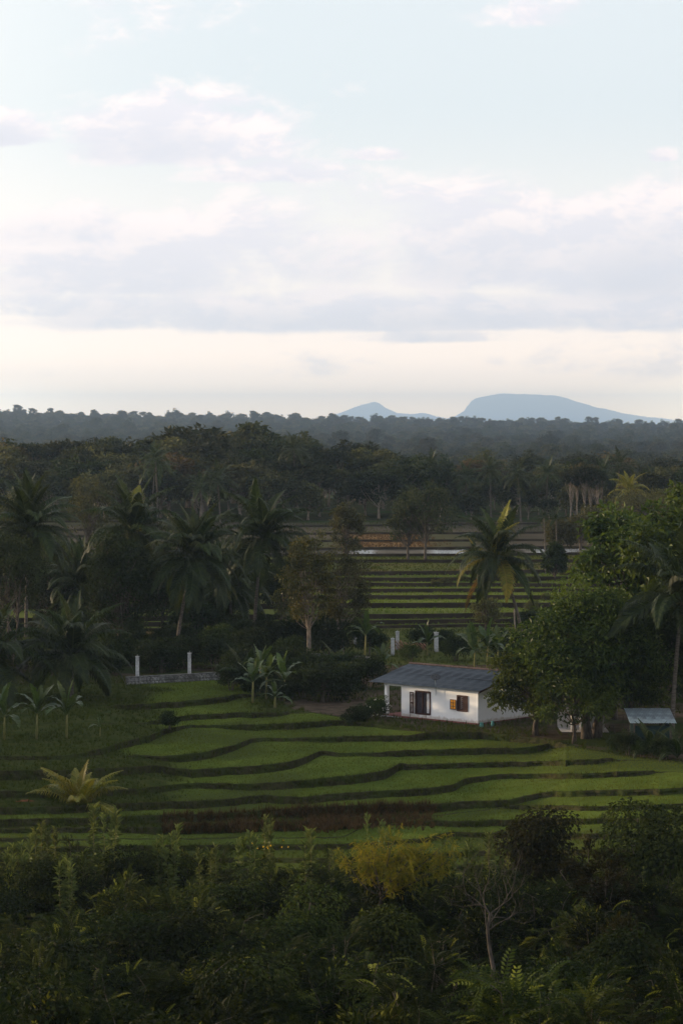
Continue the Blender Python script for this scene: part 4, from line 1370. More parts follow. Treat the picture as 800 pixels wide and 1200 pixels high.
for i, (px, d, ytop, R, lab, lm) in enumerate((
        (105, 340, 549, 3.6, 'round-crowned olive tree behind the left palms on the field', 'leaf_olive'), (405, 335, 584, 2.6, 'small round tree at the field edge above the golden tree', 'leaf_olive'),
        (498, 350, 556, 4.6, 'tall spreading tree standing alone in the brown far terraces', 'leaf_forest'), (478, 352, 575, 3.0, 'smaller tree on the left flank of the lone spreading tree', 'leaf_forest'),
        (655, 360, 606, 3.2, 'round bushy tree beside the areca pair on the right', 'leaf_olive'), (748, 395, 572, 6.0, 'broad pale olive tree at the right edge of the far fields', 'leaf_olive'),
        (700, 385, 592, 4.0, 'round olive tree left of the broad pale one on the right', 'leaf_olive'), (790, 380, 575, 4.5, 'olive tree at the right edge of the far fields', 'leaf_olive'),
        (650, 322, 637, 1.7, 'dark round bush below the areca pair', 'leaf_dark'), (20, 345, 575, 4.0, 'dull green tree behind the left edge palm', 'leaf_olive'),
        (680, 372, 604, 3.2, 'low olive tree in the gap right of the areca pair', 'leaf_olive'))):
    z = far_z(d) - .2
    H = CAMZ - (ytop - HORIZON) / F * d - z
    tree('field_tree', px, d, H, R, lab, leafm=lm, z=z, seed=430 + i, cb=.18, nclump=44, nleaf=75, ls=.42, rc=.3, tr=.2, group='trees standing in the far fields')
palm(np.array([(735 - 400) / F * 430, 430, far_z(430)]), 5.4, (0.2, 0), 'yellowish palm before the right-hand forest edge', n=20, size=.95, seed=31, yellow=1.0, dead=2)
palm(np.array([(558 - 400) / F * 345, 345, far_z(345)]), 1.2, (0, 0), 'small pale palm in the far terraces left of the coconut palm', n=14, size=.75, seed=32, yellow=.4, dead=0, skirt=5)

# ------------------------------------------------------------------ shrubs round the yard and along the grove floor
def shrub_protos():
    out = []
    for i in range(6):
        tm, cm = broadleaf(500 + i, 2.6, 1.7, cb=.02, nclump=26, nleaf=150, ls=.2, rc=.36, tr=.06, stems=3, aspect=.45)
        out.append(('stems', tm.mesh('stems', M['bark'], True), cm))
    return out


SH = shrub_protos()
_shm = [c.mesh('foliage', M['leaf_dark']) for _, _, c in SH]
SHM = {k: [(m_, M[k]) for m_ in _shm] for k in ('leaf_dark', 'leaf_mid', 'leaf_olive')}
GROVE = [(0, "the left edge trees' pale trunks"), (84, 'the low broad palm'), (140, 'the ivy-dark tree'), (206, 'the broad palm trunk'), (297, "the golden tree's palm neighbour"), (366, 'the golden tree'), (425, 'the tall banana')]
rg = np.random.default_rng(77)
named = [(380, 204, 1.25, 'leaf_dark', 'round dark bush left of the house'), (405, 206, 1.2, 'leaf_dark', 'dark bush nearer the house verandah, right of the round one'), (355, 207, 1.0, 'leaf_dark', 'dark bush between the bananas and the round one'),
         (428, 214, 1.2, 'leaf_dark', 'tall dark shrub behind the verandah end of the house'), (415, 190.5, .62, 'leaf_dark', 'low clipped-looking dark bush at the field edge before the verandah'),
         (442, 193.5, .62, 'leaf_mid', 'shrub dotted with white flowers before the verandah pillar'), (200, 190, .5, 'leaf_dark', 'dark weedy bush on the bank of the left terraces'), (425, 192, .45, 'leaf_dark', 'small dark bush between the low bush and the flowering shrub'),
         (535, 240, 1.0, 'leaf_dark', 'dark bush behind the middle of the roof'), (595, 240, 1.2, 'leaf_dark', 'dark bush by the foot of the leaning palm'), (495, 254, .9, 'leaf_dark', 'dark bush by the grey post behind the roof'),
         (480, 239, .7, 'leaf_mid', 'green bush behind the roof beside the tile heap'), (520, 252, .8, 'leaf_dark', 'dark bush right of the grey post behind the roof'), (620, 268, 1.2, 'leaf_dark', 'dark shrub on the meadow right of the leaning palm')]
for px, d, s, lm, lab in named:
    j = int(rg.integers(6))
    copy_plant('bush', [('stems', SH[j][1]), ('foliage', SHM[lm][j])], ((px - 400) / F * d, d, -.05 if d > 191 else -.4), lab, 'bush', 'bushes round the house', rg.uniform(0, 6), s)
for k in range(105):
    px = rg.uniform(-30, 440); d = rg.uniform(226, 268)
    j = int(rg.integers(6)); lm = ('leaf_dark', 'leaf_dark', 'leaf_mid')[int(rg.integers(3))]
    if 345 < px and d < 245: continue
    copy_plant('bush', [('stems', SH[j][1]), ('foliage', SHM[lm][j])], ((px - 400) / F * d, d, -.05), 'x', 'bush', 'undergrowth bushes beneath the palm grove', rg.uniform(0, 6), rg.uniform(.6, 1.4))
    POOL.append((LAST[0], ('front ' if d < 238 else ('rear ' if d > 255 else '')) + ('green' if lm == 'leaf_mid' else 'dark') + ' undergrowth bush ' + by_mark(px, GROVE), px))
for px, d, s_, lab in ((272, 213, .9, 'dark bush at the left foot of the banana clump'), (286, 218, 1.3, 'dark bush behind the left of the banana clump'), (318, 216, 1.4, 'dark bush behind the middle of the banana clump'), (338, 212, 1.1, 'dark bush behind the right of the banana clump'),
                       (330, 205, .7, 'low dark bush under the right banana leaves'), (300, 208.5, .7, 'low dark bush among the banana stems'), (368, 212, 1.3, 'tall dark bush behind the round one left of the house'), (395, 214, 1.3, 'tall dark bush by the rubble wall'),
                       (736, 171, .62, 'low dark bush at the left corner of the tin shed'), (752, 170, .5, 'low dark bush before the front of the tin shed'), (724, 173, .5, 'low dark bush among the rough stakes'), (778, 169, .6, 'low dark bush at the right of the shed front')):
    j = int(rg.integers(6))
    copy_plant('bush', [('stems', SH[j][1]), ('foliage', SHM['leaf_dark'][j])], ((px - 400) / F * d, d, -.05), lab, 'bush', 'bushes round the house', rg.uniform(0, 6), s_)
for k in range(10):
    px = rg.uniform(625, 800); d = rg.uniform(200, 225)
    j = int(rg.integers(6))
    copy_plant('bush', [('stems', SH[j][1]), ('foliage', SHM['leaf_dark'][j])], ((px - 400) / F * d, d, -.05), 'x', 'bush', 'bushes behind the right-hand trees', rg.uniform(0, 6), rg.uniform(.8, 1.4))
    POOL.append((LAST[0], 'shadowed bush behind the big tree and the tin shed', px))
for k in range(34):
    px = rg.uniform(440, 700); d = rg.uniform(272, 330)
    ok = px > 610 or d > 315
    if not ok: continue
    j = int(rg.integers(6))
    copy_plant('bush', [('stems', SH[j][1]), ('foliage', SHM['leaf_olive'][j])], ((px - 400) / F * d, d, far_z(d) - .2), 'x', 'bush', 'bushes on the far terrace banks', rg.uniform(0, 6), rg.uniform(.3, .7))
    POOL.append((LAST[0], 'small olive bush on the far terrace banks ' + by_mark(px, [(498, 'the lone spreading tree'), (583, 'the leaning palm'), (640, 'the areca pair')]), px))
# white blossoms on the flowering shrub
fl = MB(); rg2 = np.random.default_rng(4); nfl = 45
pos = np.array([(442 - 400) / F * 193.5, 193.5, .75]) + rand_dirs(rg2, nfl, .3) * np.array([1.0, 1.0, .75]) * rg2.uniform(.8, 1.05, (nfl, 1))
leaves(fl, pos, rand_dirs(rg2, nfl), rand_dirs(rg2, nfl), .12, .12, .5)
tag(fl.build('blossoms', M['flower']), kind='stuff', label='white blossoms on the shrub before the verandah')

# ------------------------------------------------------------------ forest beyond the fields
FOREST = []
for i in range(8):
    H = (9, 11, 13, 10, 12, 8, 14, 10)[i]; R = (4.2, 4.6, 4.4, 5.0, 3.6, 4.2, 4.0, 5.4)[i]
    tm, cm = broadleaf(600 + i, H, R, cb=(.2, .3, .35, .22, .3, .15, .4, .25)[i], nclump=34, nleaf=62, ls=.62, rc=.3, tr=.22, aspect=.6)
    FOREST.append((tm.mesh('trunk', M['bark_pale'], True), cm, H))
_fcm = [c.mesh('crown', M['leaf_forest']) for _, c, _ in FOREST]
FCM = {k: [(m_, M[k]) for m_ in _fcm] for k in ('leaf_forest', 'leaf_olive', 'leaf_brown', 'leaf_dark')}
PALMC = []
for i in range(3):
    mb = MB(); rgp = np.random.default_rng(650 + i)
    az = 0
    for k in range(20):
        az += 2.4
        a = min(7, int(k / 20 * 7 + rgp.uniform(0, 1)))
        e, b_ = FROND_AGES[a]
        f = frond_mb(4.2, math.radians(e), b_, 660 + k, pairs=16, ll=1.0)
        ca, sa = math.cos(az), math.sin(az)
        Rm = np.array([[ca, sa, 0], [-sa, ca, 0], [0, 0, 1]])
        off = 0
        vv = np.concatenate(f.v) @ Rm
        base = mb.n
        mb.v.append(vv); mb.t.append(np.concatenate(f.t)); mb.n += len(vv)
        for ff, mm in zip(f.f, f.m): mb.f.append(ff + base); mb.m.append(mm)
    PALMC.append(mb)
PALMM = [mb.mesh('crown', M['palm']) for mb in PALMC]
PTR = palm_trunk(9.0, (.5, .2), .16, 9)
PTRM = PTR[0].mesh('trunk', M['palm_bark'], True)
rg = np.random.default_rng(88)
# top line of the wooded edge beyond the fields: (column, row)
TOPL = np.array([(-60, 515), (0, 512), (60, 516), (130, 512), (180, 505), (215, 498), (245, 505), (280, 500), (320, 503), (345, 512), (365, 522), (385, 520), (420, 516), (470, 518), (495, 526), (520, 545), (560, 552), (600, 545),
                 (640, 548), (665, 541), (705, 541), (740, 545), (780, 540), (860, 535)], float)
cnt = 0
WOODS = [(-20, 'the left edge palm crown'), (105, 'the round olive field tree'), (180, "the long-trunked palm"), (250, 'the palms at the wood foot'), (345, "the palm on the wood shoulder"), (405, 'the small round field tree'),
         (498, 'the lone spreading tree'), (583, "the leaning palm's crown"), (644, 'the areca pair'), (685, 'the tall bare trunks'), (748, 'the broad olive tree')]
for row, (d0, fr) in enumerate(((462, .62), (478, .78), (496, .9), (520, 1.0), (545, 1.0))):
    px = -70.0
    while px < 870:
        d = d0 + rg.uniform(-8, 8)
        z = float(ground_z((px - 400) / F * d, d)) - .3
        yt = np.interp(px, TOPL[:, 0], TOPL[:, 1]) + rg.uniform(-5, 9)
        h = (CAMZ - (yt - HORIZON) / F * d - z) * fr * rg.uniform(.85, 1.05)
        h = max(h, 3.5)
        j = int(rg.integers(8))
        sc = h / FOREST[j][2]
        lm = ('leaf_forest', 'leaf_forest', 'leaf_olive', 'leaf_dark', 'leaf_brown')[int(rg.choice(5, p=[.46, .16, .2, .12, .06]))]
        side = 'left half of the wood behind the palm grove' if px < 330 else ('wood behind the lone spreading tree' if px < 560 else 'wood at the right end of the far fields')
        edge = 'low front tree' if fr < .8 else 'tall tree'
        copy_plant('forest_tree', [('trunk', FOREST[j][0]), ('crown', FCM[lm][j])], ((px - 400) / F * d, d, z), 'x', 'tree', '%ss in the %s' % (edge, side),
                   rg.uniform(0, 6), (sc * rg.uniform(1.0, 1.3), sc * rg.uniform(1.0, 1.3), sc))
        shade = {'leaf_forest': 'green', 'leaf_olive': 'olive', 'leaf_dark': 'dark', 'leaf_brown': 'brownish'}[lm]
        POOL.append((LAST[0], '%s %s %s' % (shade, ('low edge tree', 'edge tree', 'wood tree', 'tall wood tree', 'rear wood tree')[row], by_mark(px, WOODS)), px))
        cnt += 1
        px += rg.uniform(24, 44) * (1.0 if fr > .7 else 1.25) * max(.75, min(sc, 1.1))
for px, d, yc, lab in ((185, 452, 538, 'palm with a long pale trunk at the edge of the left wood'), (238, 448, 572, 'broad palm at the foot of the left wood'), (258, 452, 565, 'palm right of the broad one at the foot of the left wood'),
                       (178, 458, 548, 'lower palm leaning beside the long-trunked one'), (345, 470, 528, 'palm at the right shoulder of the left wood'), (575, 470, 552, 'palm on the skyline of the valley wood'),
                       (610, 460, 560, 'palm before the tall trunks of the right wood'), (640, 475, 556, 'palm left of the tall bare trunks on the right'), (722, 468, 548, 'palm right of the tall bare trunks'),
                       (508, 480, 545, 'palm behind the lone spreading tree'), (546, 476, 560, 'small palm in the gap beside the valley wood'), (705, 458, 556, 'palm among the tall bare trunks on the right')):
    z = float(ground_z((px - 400) / F * d, d)) - .2
    h = CAMZ - (yc - HORIZON) / F * d - z
    t = thing('forest_palm', ((px - 400) / F * d, d, z), lab, 'palm tree', 'palms along the forest edge', (0, 0, rg.uniform(0, 6)))
    o1 = link('trunk', PTRM, t, scale=(1, 1, h / 9.0)); link('crown', PALMM[int(rg.integers(3))], t, (.5, .2, h), scale=rg.uniform(.85, 1.1))
# tall bare-trunked trees on the right
for i, px in enumerate((668, 676, 684, 692, 700)):
    d = 452 + 3 * (i % 2)
    z = float(ground_z((px - 400) / F * d, d)) - .2
    yt = (545, 541, 540, 542, 547)[i]
    H = CAMZ - (yt - HORIZON) / F * d - z
    tm, cm = broadleaf(700 + i, H, 1.9, cb=.55, nclump=20, nleaf=50, ls=.5, rc=.36, tr=.16)
    t = thing('tall_tree', ((px - 400) / F * d, d, z), 'x', 'tree', 'tall bare-trunked trees on the right')
    POOL.append((t, 'tall tree with long pale bare trunk on the right forest edge', px))
    tm.build('trunk', M['bark_pale'], t, True); cm.build('crown', M['leaf_brown' if i % 2 else 'leaf_forest'], t)

for row, d0 in enumerate((605, 660, 730, 810, 900, 1000)):
    px = 300.0 + rg.uniform(0, 20) - (60 if row > 3 else 0)
    while px < 850:
        d = d0 + rg.uniform(-22, 22)
        x = (px - 400) / F * d
        z = float(ground_z(x, d)) - .3
        j = int(rg.integers(8)); sc = rg.uniform(.8, 1.25) * 11.5 / FOREST[j][2]
        if d0 < 640: sc *= .8
        lm = ('leaf_forest', 'leaf_olive', 'leaf_dark', 'leaf_brown')[int(rg.choice(4, p=[.5, .24, .14, .12]))]
        w = sc * rg.uniform(1.15, 1.5)
        copy_plant('valley_tree', [('trunk', FOREST[j][0]), ('crown', FCM[lm][j])], (x, d, z), 'x', 'tree', 'hazy trees in the valley beyond the right wood', rg.uniform(0, 6), (w, w, sc))
        POOL.append((LAST[0], 'hazy %s valley tree, %s row, %s' % ({'leaf_forest': 'green', 'leaf_olive': 'olive', 'leaf_dark': 'dark', 'leaf_brown': 'brownish'}[lm], ('nearest', 'second', 'third', 'fourth', 'fifth', 'farthest')[row], by_mark(px, WOODS)), px))
        px += w * 8.2 / d * F * rg.uniform(.75, 1.2)

# far woods: the valley and the ridge read as one mass
def far_woods():
    lib = bpy.data.collections.new('far wood crowns')              # not linked to the scene: only the source of the copies
    for i, (trunk, cm, H) in enumerate(FOREST):
        for k in ('leaf_far', 'leaf_forest'):
            o = bpy.data.objects.new('crown', _fcm[i])
            lib.objects.link(o)
            o.material_slots[0].link = 'OBJECT'; o.material_slots[0].material = M[k]
    r = np.random.default_rng(810)
    d, pts = 1080.0, []
    while d < 4150:
        step = 10 + d / 95.0
        px = -40.0
        while px < 840:
            dd = d + r.uniform(-.5, .5) * step
            x = (px - 400) / F * dd
            pts.append((x, dd, float(ground_z(x, dd)) - 1.2))
            px += r.uniform(.6, 1.35) * (10.0 + dd / 420.0) / dd * F
        d += step * 1.05
    me = bpy.data.meshes.new('far_woods'); me.from_pydata(pts, [], [])
    at = me.attributes.new('stature', 'FLOAT', 'POINT')
    at.data.foreach_set('value', np.array([1.0 + .42 * min(1, (p[1] - 1080) / 2600) + (.25 if r.uniform() < .06 else 0) for p in pts], np.float32))
    o = tag(link('far_woods', me), 'hazy woods covering the far ridge', None, None, 'stuff')
    ng = bpy.data.node_groups.new('far woods', 'GeometryNodeTree')
    ng.interface.new_socket('Geometry', in_out='INPUT', socket_type='NodeSocketGeometry')
    ng.interface.new_socket('Geometry', in_out='OUTPUT', socket_type='NodeSocketGeometry')
    N, L = ng.nodes, ng.links
    gi, go = N.new('NodeGroupInput'), N.new('NodeGroupOutput')
    ci = N.new('GeometryNodeCollectionInfo')
    ci.inputs['Collection'].default_value = lib
    ci.inputs['Separate Children'].default_value = True
    ci.inputs['Reset Children'].default_value = True
    ip = N.new('GeometryNodeInstanceOnPoints')
    ip.inputs['Pick Instance'].default_value = True
    rv = N.new('FunctionNodeRandomValue'); rv.data_type = 'FLOAT'
    rv.inputs[2].default_value, rv.inputs[3].default_value = 0.0, 6.28
    cx = N.new('ShaderNodeCombineXYZ'); er = N.new('FunctionNodeEulerToRotation')
    sv = N.new('FunctionNodeRandomValue'); sv.data_type = 'FLOAT_VECTOR'
    sv.inputs[0].default_value, sv.inputs[1].default_value = (1.1, 1.1, .75), (1.6, 1.6, 1.35)
    sv.inputs['Seed'].default_value = 3
    ri = N.new('FunctionNodeRandomValue'); ri.data_type = 'INT'
    ri.inputs[4].default_value, ri.inputs[5].default_value = 0, 15
    ri.inputs['Seed'].default_value = 5
    L.new(gi.outputs[0], ip.inputs['Points']); L.new(ci.outputs[0], ip.inputs['Instance'])
    L.new(rv.outputs[1], cx.inputs[2]); L.new(cx.outputs[0], er.inputs[0]); L.new(er.outputs[0], ip.inputs['Rotation'])
    na = N.new('GeometryNodeInputNamedAttribute'); na.data_type = 'FLOAT'; na.inputs['Name'].default_value = 'stature'
    vm = N.new('ShaderNodeVectorMath'); vm.operation = 'SCALE'
    L.new(sv.outputs[0], vm.inputs[0]); L.new(na.outputs[0], vm.inputs['Scale']); L.new(vm.outputs[0], ip.inputs['Scale']); L.new(ri.outputs[2], ip.inputs['Instance Index'])
    L.new(ip.outputs[0], go.inputs[0])
    md = o.modifiers.new('copies', 'NODES'); md.node_group = ng
    print('far woods trees', len(pts))


M['leaf_far'] = leaf_mat('leaf_far', (.018, .03, .013), (.085, .074, .03), translucent=0.15, vary=.7)
far_woods()
# ------------------------------------------------------------------ rice, bank weeds, yard grass
def tuft_template(n, h, w, spread, seed):
    r = np.random.default_rng(seed)
    v, f = [], []
    for k in range(n):
        a = r.uniform(0, 6.28); o = np.array([math.cos(a), math.sin(a)]) * spread * .25 * r.uniform(0, 1)
        tip = np.array([math.cos(a), math.sin(a)]) * spread * r.uniform(.3, 1); hh = h * r.uniform(.6, 1.1)
        s = np.array([-math.sin(a), math.cos(a)]) * w / 2
        i = len(v)
        v += [[*(o - s), -.03], [*(o + s), -.03], [*(o + tip), hh]]
        f.append([i, i + 1, i + 2])
    v = np.array(v)
    return np.stack([v[:, 0], v[:, 1], v[:, 2]], -1), np.array(f)


def plant(mb, tmpl, pos, rng, smin=.7, smax=1.2, t0=.1, t1=.9):
    n = len(pos)
    a = rng.uniform(0, 6.28, n)
    axis = np.stack([np.cos(a), np.sin(a), 0 * a], -1)
    scatter(mb, tmpl[0], [tmpl[1]], pos, axis, np.tile([0, 0, 1.0], (n, 1)), rng.uniform(smin, smax, n), rng.uniform(t0, t1, n))


def grow():
    rng = np.random.default_rng(900)
    rice = MB(); weeds = MB(); dry = MB()
    T_r = [tuft_template(4, .12, .03, .09, s) for s in (1, 2, 3)]
    T_w = [tuft_template(7, .42, .045, .26, s) for s in (4, 5, 6)]
    for k, (ratio, dp, dn, z) in enumerate(FLAT_PTS):
        # rows of seedlings, thinner where the strip is weedy
        wid = np.abs(ratio[1] - ratio[0]) * (dp + dn) / 2
        area = np.clip(dp - dn, 0, None) * wid
        n = int(area.sum() * 28)
        if n < 1: continue
        c = rng.choice(len(ratio), n, p=area / area.sum())
        t = rng.uniform(0, 1, n)
        d = dp[c] * (1 - t) + dn[c] * t
        rr = ratio[c] + rng.uniform(-.5, .5, n) * (ratio[1] - ratio[0])
        pos = np.stack([rr * d, d, z[c]], -1)
        u = rr * F + 400
        wild = rng.uniform(size=n) < wildness(k, u, d)
        q = rng.integers(3, size=n)
        for j in range(3):
            plant(rice, T_r[j], pos[(q == j) & ~wild], rng, .75, 1.1, .3, .7)
            s = (q == j) & wild & (rng.uniform(size=n) < .3 + .25 * fbm(u / 25., d, 61))
            plant(weeds, T_w[j], pos[s], rng, .3, .8, .0, .8)
    for k, (u, ratio, d, z, hm, slope) in enumerate(EDGE_PTS):
        seg = np.abs(ratio[1] - ratio[0]) * d
        w = seg * np.clip(hm - .05, 0, .6)
        if w.sum() <= 0: continue
        n = int((seg * (hm > .1)).sum() * 40)
        c = rng.choice(len(u), n, p=w / w.sum())
        t = rng.beta(.8, 1.1, n)
        dd = d[c] + .25 * (1 - t) ** 4 - slope[c] * t - .02
        rr = ratio[c] + rng.uniform(-.5, .5, n) * (ratio[1] - ratio[0])
        pos = np.stack([rr * dd, dd, z[c] + .06 - hm[c] * t], -1)
        keep = rng.uniform(size=n) < np.clip(.6 + .6 * fbm(rr * F / 9., dd, 33), .15, 1)
        q = rng.integers(3, size=n)
        uu = rr * F + 400
        isdry = (k in (7, 8)) & (uu > 190) & (uu < 510) & (rng.uniform(size=n) < .75)
        for j in range(3):
            plant(weeds, T_w[j], pos[(q == j) & keep & ~isdry], rng, .3, .7, .1, 1)
            plant(dry, T_w[j], pos[(q == j) & isdry], rng, .5, 1.3, 0, .8)
    # brown weeds on the waste strip below the terraces
    n = 2600
    uu = rng.uniform(185, 530, n)
    cl = fbm(uu / 14., uu * 0, 62)
    ok = rng.uniform(size=n) < np.clip(.5 + .7 * cl, .08, 1) * np.clip((uu - 185) / 40, 0, 1) * np.clip((530 - uu) / 50, 0, 1)
    uu = uu[ok]; n = len(uu)
    yy = 953 + 24 * rng.beta(1.2, 1.6, n) - (uu > 400) * 4
    ks = EDGE_PTS[8]
    zz = np.interp(uu, ks[0], ks[3]) + .0
    pos = np.array([P(a, b, c) for a, b, c in zip(uu, yy, zz)])
    q = rng.integers(3, size=n)
    for j in range(3): plant(dry, T_w[j], pos[q == j], rng, .4, 1.2, 0, .9)
    # rough grass over the farmyard edge, the grove floor and the meadow
    n = 26000
    uu = rng.uniform(-30, 830, n)
    t = rng.uniform(0, 1, n) ** 1.5
    d0 = CAMZ * F / (np.interp(uu, BACK[:, 0], BACK[:, 1]) - HORIZON)
    dd = d0 + t * (276 - d0)
    x = (uu - 400) / F * dd
    path = (fbm(x / 3., dd / 3., 15) < -.15) & (dd < 236)
    inhouse = np.zeros(n, bool)
    rel = np.stack([x - hc[0], dd - hc[1]], -1)
    s_ = rel @ UX[:2]; t_ = rel @ VX[:2]
    inhouse = (s_ > -.3) & (s_ < 9.6) & (t_ > -.4) & (t_ < 8.8)
    keep = ~path & ~inhouse & ~((uu > 640) & (dd < 195) & (rng.uniform(size=n) < .8))
    pos = np.stack([x, dd, 0 * x + .01], -1)
    q = rng.integers(3, size=n)
    for j in range(3): plant(weeds, T_w[j], pos[(q == j) & keep], rng, .3, .9)
    tag(rice.build('rice_seedlings', M['rice']), 'bright green rice seedlings covering the paddy terraces', None, None, 'stuff')
    tag(weeds.build('grass', M['weed']), 'rough grass and weeds on banks, meadow and yard', None, None, 'stuff')
    tag(dry.build('dry_weeds', M['dry_grass']), 'reddish brown weeds on the waste strip below the terraces', None, None, 'stuff')
    # stubble and grass on the far terraces
    far = MB(); fs = MB(); fg = MB()
    T_f = [tuft_template(6, .4, .09, .3, s) for s in (7, 8)]
    for k, (u, de, d, z, mk) in enumerate(FAR_FLATS):
        prev = 'm' if k == 0 else FAR_FLATS[k - 1][4]
        area = (d - de) * 8.0 / F * d * ((u > 330) & (u < 720))
        dens = {'g': 3.0, 'm': 2.0, 's': 2.0, 'f': .6, 'w': .05}[prev]
        n = int(area.sum() * dens)
        c = rng.choice(len(u), n, p=area / area.sum())
        t = rng.uniform(0, 1, n)
        dd = de[c] * (1 - t) + d[c] * t
        rr = (u[c] + rng.uniform(-4, 4, n) - 400) / F
        pos = np.stack([rr * dd, dd, z[c]], -1)
        q = rng.integers(2, size=n)
        if prev == 's':
            far_ok = rng.uniform(size=n) < stubble_at(rr * F + 400, dd)
            pos = pos[far_ok]; n = len(pos)
        q = rng.integers(2, size=n)
        for j in range(2): plant(fs if prev == 's' else (fg if prev == 'g' else far), T_f[j], pos[q == j], rng, .35, .8, .2, 1)
    tag(far.build('far_grass', M['weed']), 'grass on the far terraces', None, None, 'stuff')
    tag(fg.build('far_rice', M['rice']), 'young rice on the far terraces', None, None, 'stuff')
    tag(fs.build('stubble', M['dry_grass']), 'orange brown stubble on the far terraces', None, None, 'stuff')


grow()

# ------------------------------------------------------------------ the thicket in the foreground
def compound_leaf(L=.55, pairs=8, ll=.15, lw=.05, droop=.5):
    """pinnate leaf template along +x"""
    t = np.linspace(.18, 1, pairs)
    e = -droop * t ** 1.3
    x = L * t * np.cos(e * .6); z = L * t * np.sin(e * .8)
    v, f = [], []
    for k in range(pairs):
        for s in (-1, 1):
            i = len(v)
            b = np.array([x[k], 0, z[k]])
            l_ = ll * (1 - .45 * abs(2 * t[k] - 1.1))
            dr = np.array([.45, s * .85, -.18]); dr /= np.linalg.norm(dr)
            sd = np.array([.85, -s * .45, 0])
            v += [b, b + dr * l_ * .5 + sd * lw / 2, b + dr * l_ + np.array([0, 0, -.03]), b + dr * l_ * .5 - sd * lw / 2]
            f += [[i, i + 1, i + 2], [i, i + 2, i + 3]]
    i = len(v)
    v += [[0, -.008, 0], [0, .008, 0], [x[-1], 0, z[-1]]]; f += [[i, i + 1, i + 2]]
    return np.array(v), np.array(f)


CL = [compound_leaf(.5, 7, .15, .055, .5), compound_leaf(.75, 10, .15, .05, .9), compound_leaf(.42, 9, .085, .032, .35)]


def thicket_shrub(seed, H, R, kind, nstem=10, nl=420):
    """stems fan out from the foot; leaves of the given kind along and at the ends of the twigs"""
    r = np.random.default_rng(seed)
    sm, fm = MB(), MB()
    tips = []
    for k in range(nstem):
        a = r.uniform(0, 6.28); rad = R * math.sqrt(r.uniform(.02, 1)) * .8
        hz = H * (1 - .45 * (rad / R) ** 2) * r.uniform(.72, 1.02)
        end = np.array([math.cos(a) * rad, math.sin(a) * rad, hz])
        p = curve([0, 0, -.2], [end[0] * .25, end[1] * .25, hz * .6], end, 8)
        sm.tube(p, np.linspace(.05, .012, 8), 4, cap=False)
        for q in range(6):
            b = p[int(r.integers(3, 8))]
            e2 = b + rand_dirs(r, 1, .35)[0] * R * r.uniform(.18, .5)
            sm.tube(curve(b, (b + e2) / 2 + [0, 0, .08], e2, 4), np.linspace(.014, .005, 4), 3, cap=False)
            tips.append((b, e2))
    B = np.array([t[0] for t in tips]); E = np.array([t[1] for t in tips])
    c = r.integers(len(B), size=nl); t = r.beta(2.2, 1.0, nl)[:, None]
    pos = B[c] * (1 - t) + E[c] * t + r.normal(size=(nl, 3)) * .05 * R
    tt = np.where(r.uniform(size=nl) < .07 * (t[:, 0] > .6), .97, r.uniform(.0, .7, nl))  # some twig-end leaves take the painted highlight
    out = unit(pos * np.array([1, 1, .3]) - np.array([0, 0, H * .15]))
    ax = out * .8 + unit(E[c] - B[c]) * .5 + r.normal(size=(nl, 3)) * .5
    nr = np.array([0, 0, 1.0]) + r.normal(size=(nl, 3)) * .35
    if kind == 'simple':
        L = r.uniform(.12, .24, nl)
        leaves(fm, pos, ax, nr, L, L * .5, tt)
    else:
        T = CL[{'pinnate': 0, 'drooping': 1, 'fine': 2}[kind]]
        if kind == 'drooping': ax[:, 2] = np.abs(ax[:, 2]) * .3 + .1
        scatter(fm, T[0], [T[1]], pos, ax, nr, r.uniform(.75, 1.3, nl), tt)
    return sm, fm


def vine_mound(seed, H, R, n=5200):
    """a tree smothered by creeper: lobes with hanging curtains of small leaves"""
    r = np.random.default_rng(seed)
    sm, fm = MB(), MB()
    for lobe in range(7):
        a = r.uniform(0, 6.28); rad = R * .55 * math.sqrt(r.uniform(0, 1))
        top = np.array([math.cos(a) * rad, math.sin(a) * rad, H * r.uniform(.62, 1)])
        sm.tube(curve([0, 0, -.2], [top[0] * .2, top[1] * .2, top[2] * .5], top, 6), np.linspace(.07, .02, 6), 5, cap=False)
        m = n // 7
        d = rand_dirs(r, m, .6); rl = R * r.uniform(.38, .6)
        pos = top + d * rl * np.array([1, 1, .55]) * r.uniform(.75, 1.03, (m, 1))
        hang = (r.uniform(size=m) < .55)
        pos[hang, 2] -= r.uniform(0, 1, hang.sum()) ** 1.2 * H * .62
        pos[:, :2] += .12 * np.stack([np.sin(pos[:, 2] * 3 + lobe), np.cos(pos[:, 2] * 2.3)], -1)
        pos[:, 2] = np.maximum(pos[:, 2], .05)
        L = r.uniform(.10, .2, m)
        leaves(fm, pos, d + np.array([0, 0, -.9]) + r.normal(size=(m, 3)) * .4, d + np.array([0, 0, .5]) + r.normal(size=(m, 3)) * .4, L, L * .7, np.clip(r.uniform(0, .7, m), 0, 1))
    return sm, fm


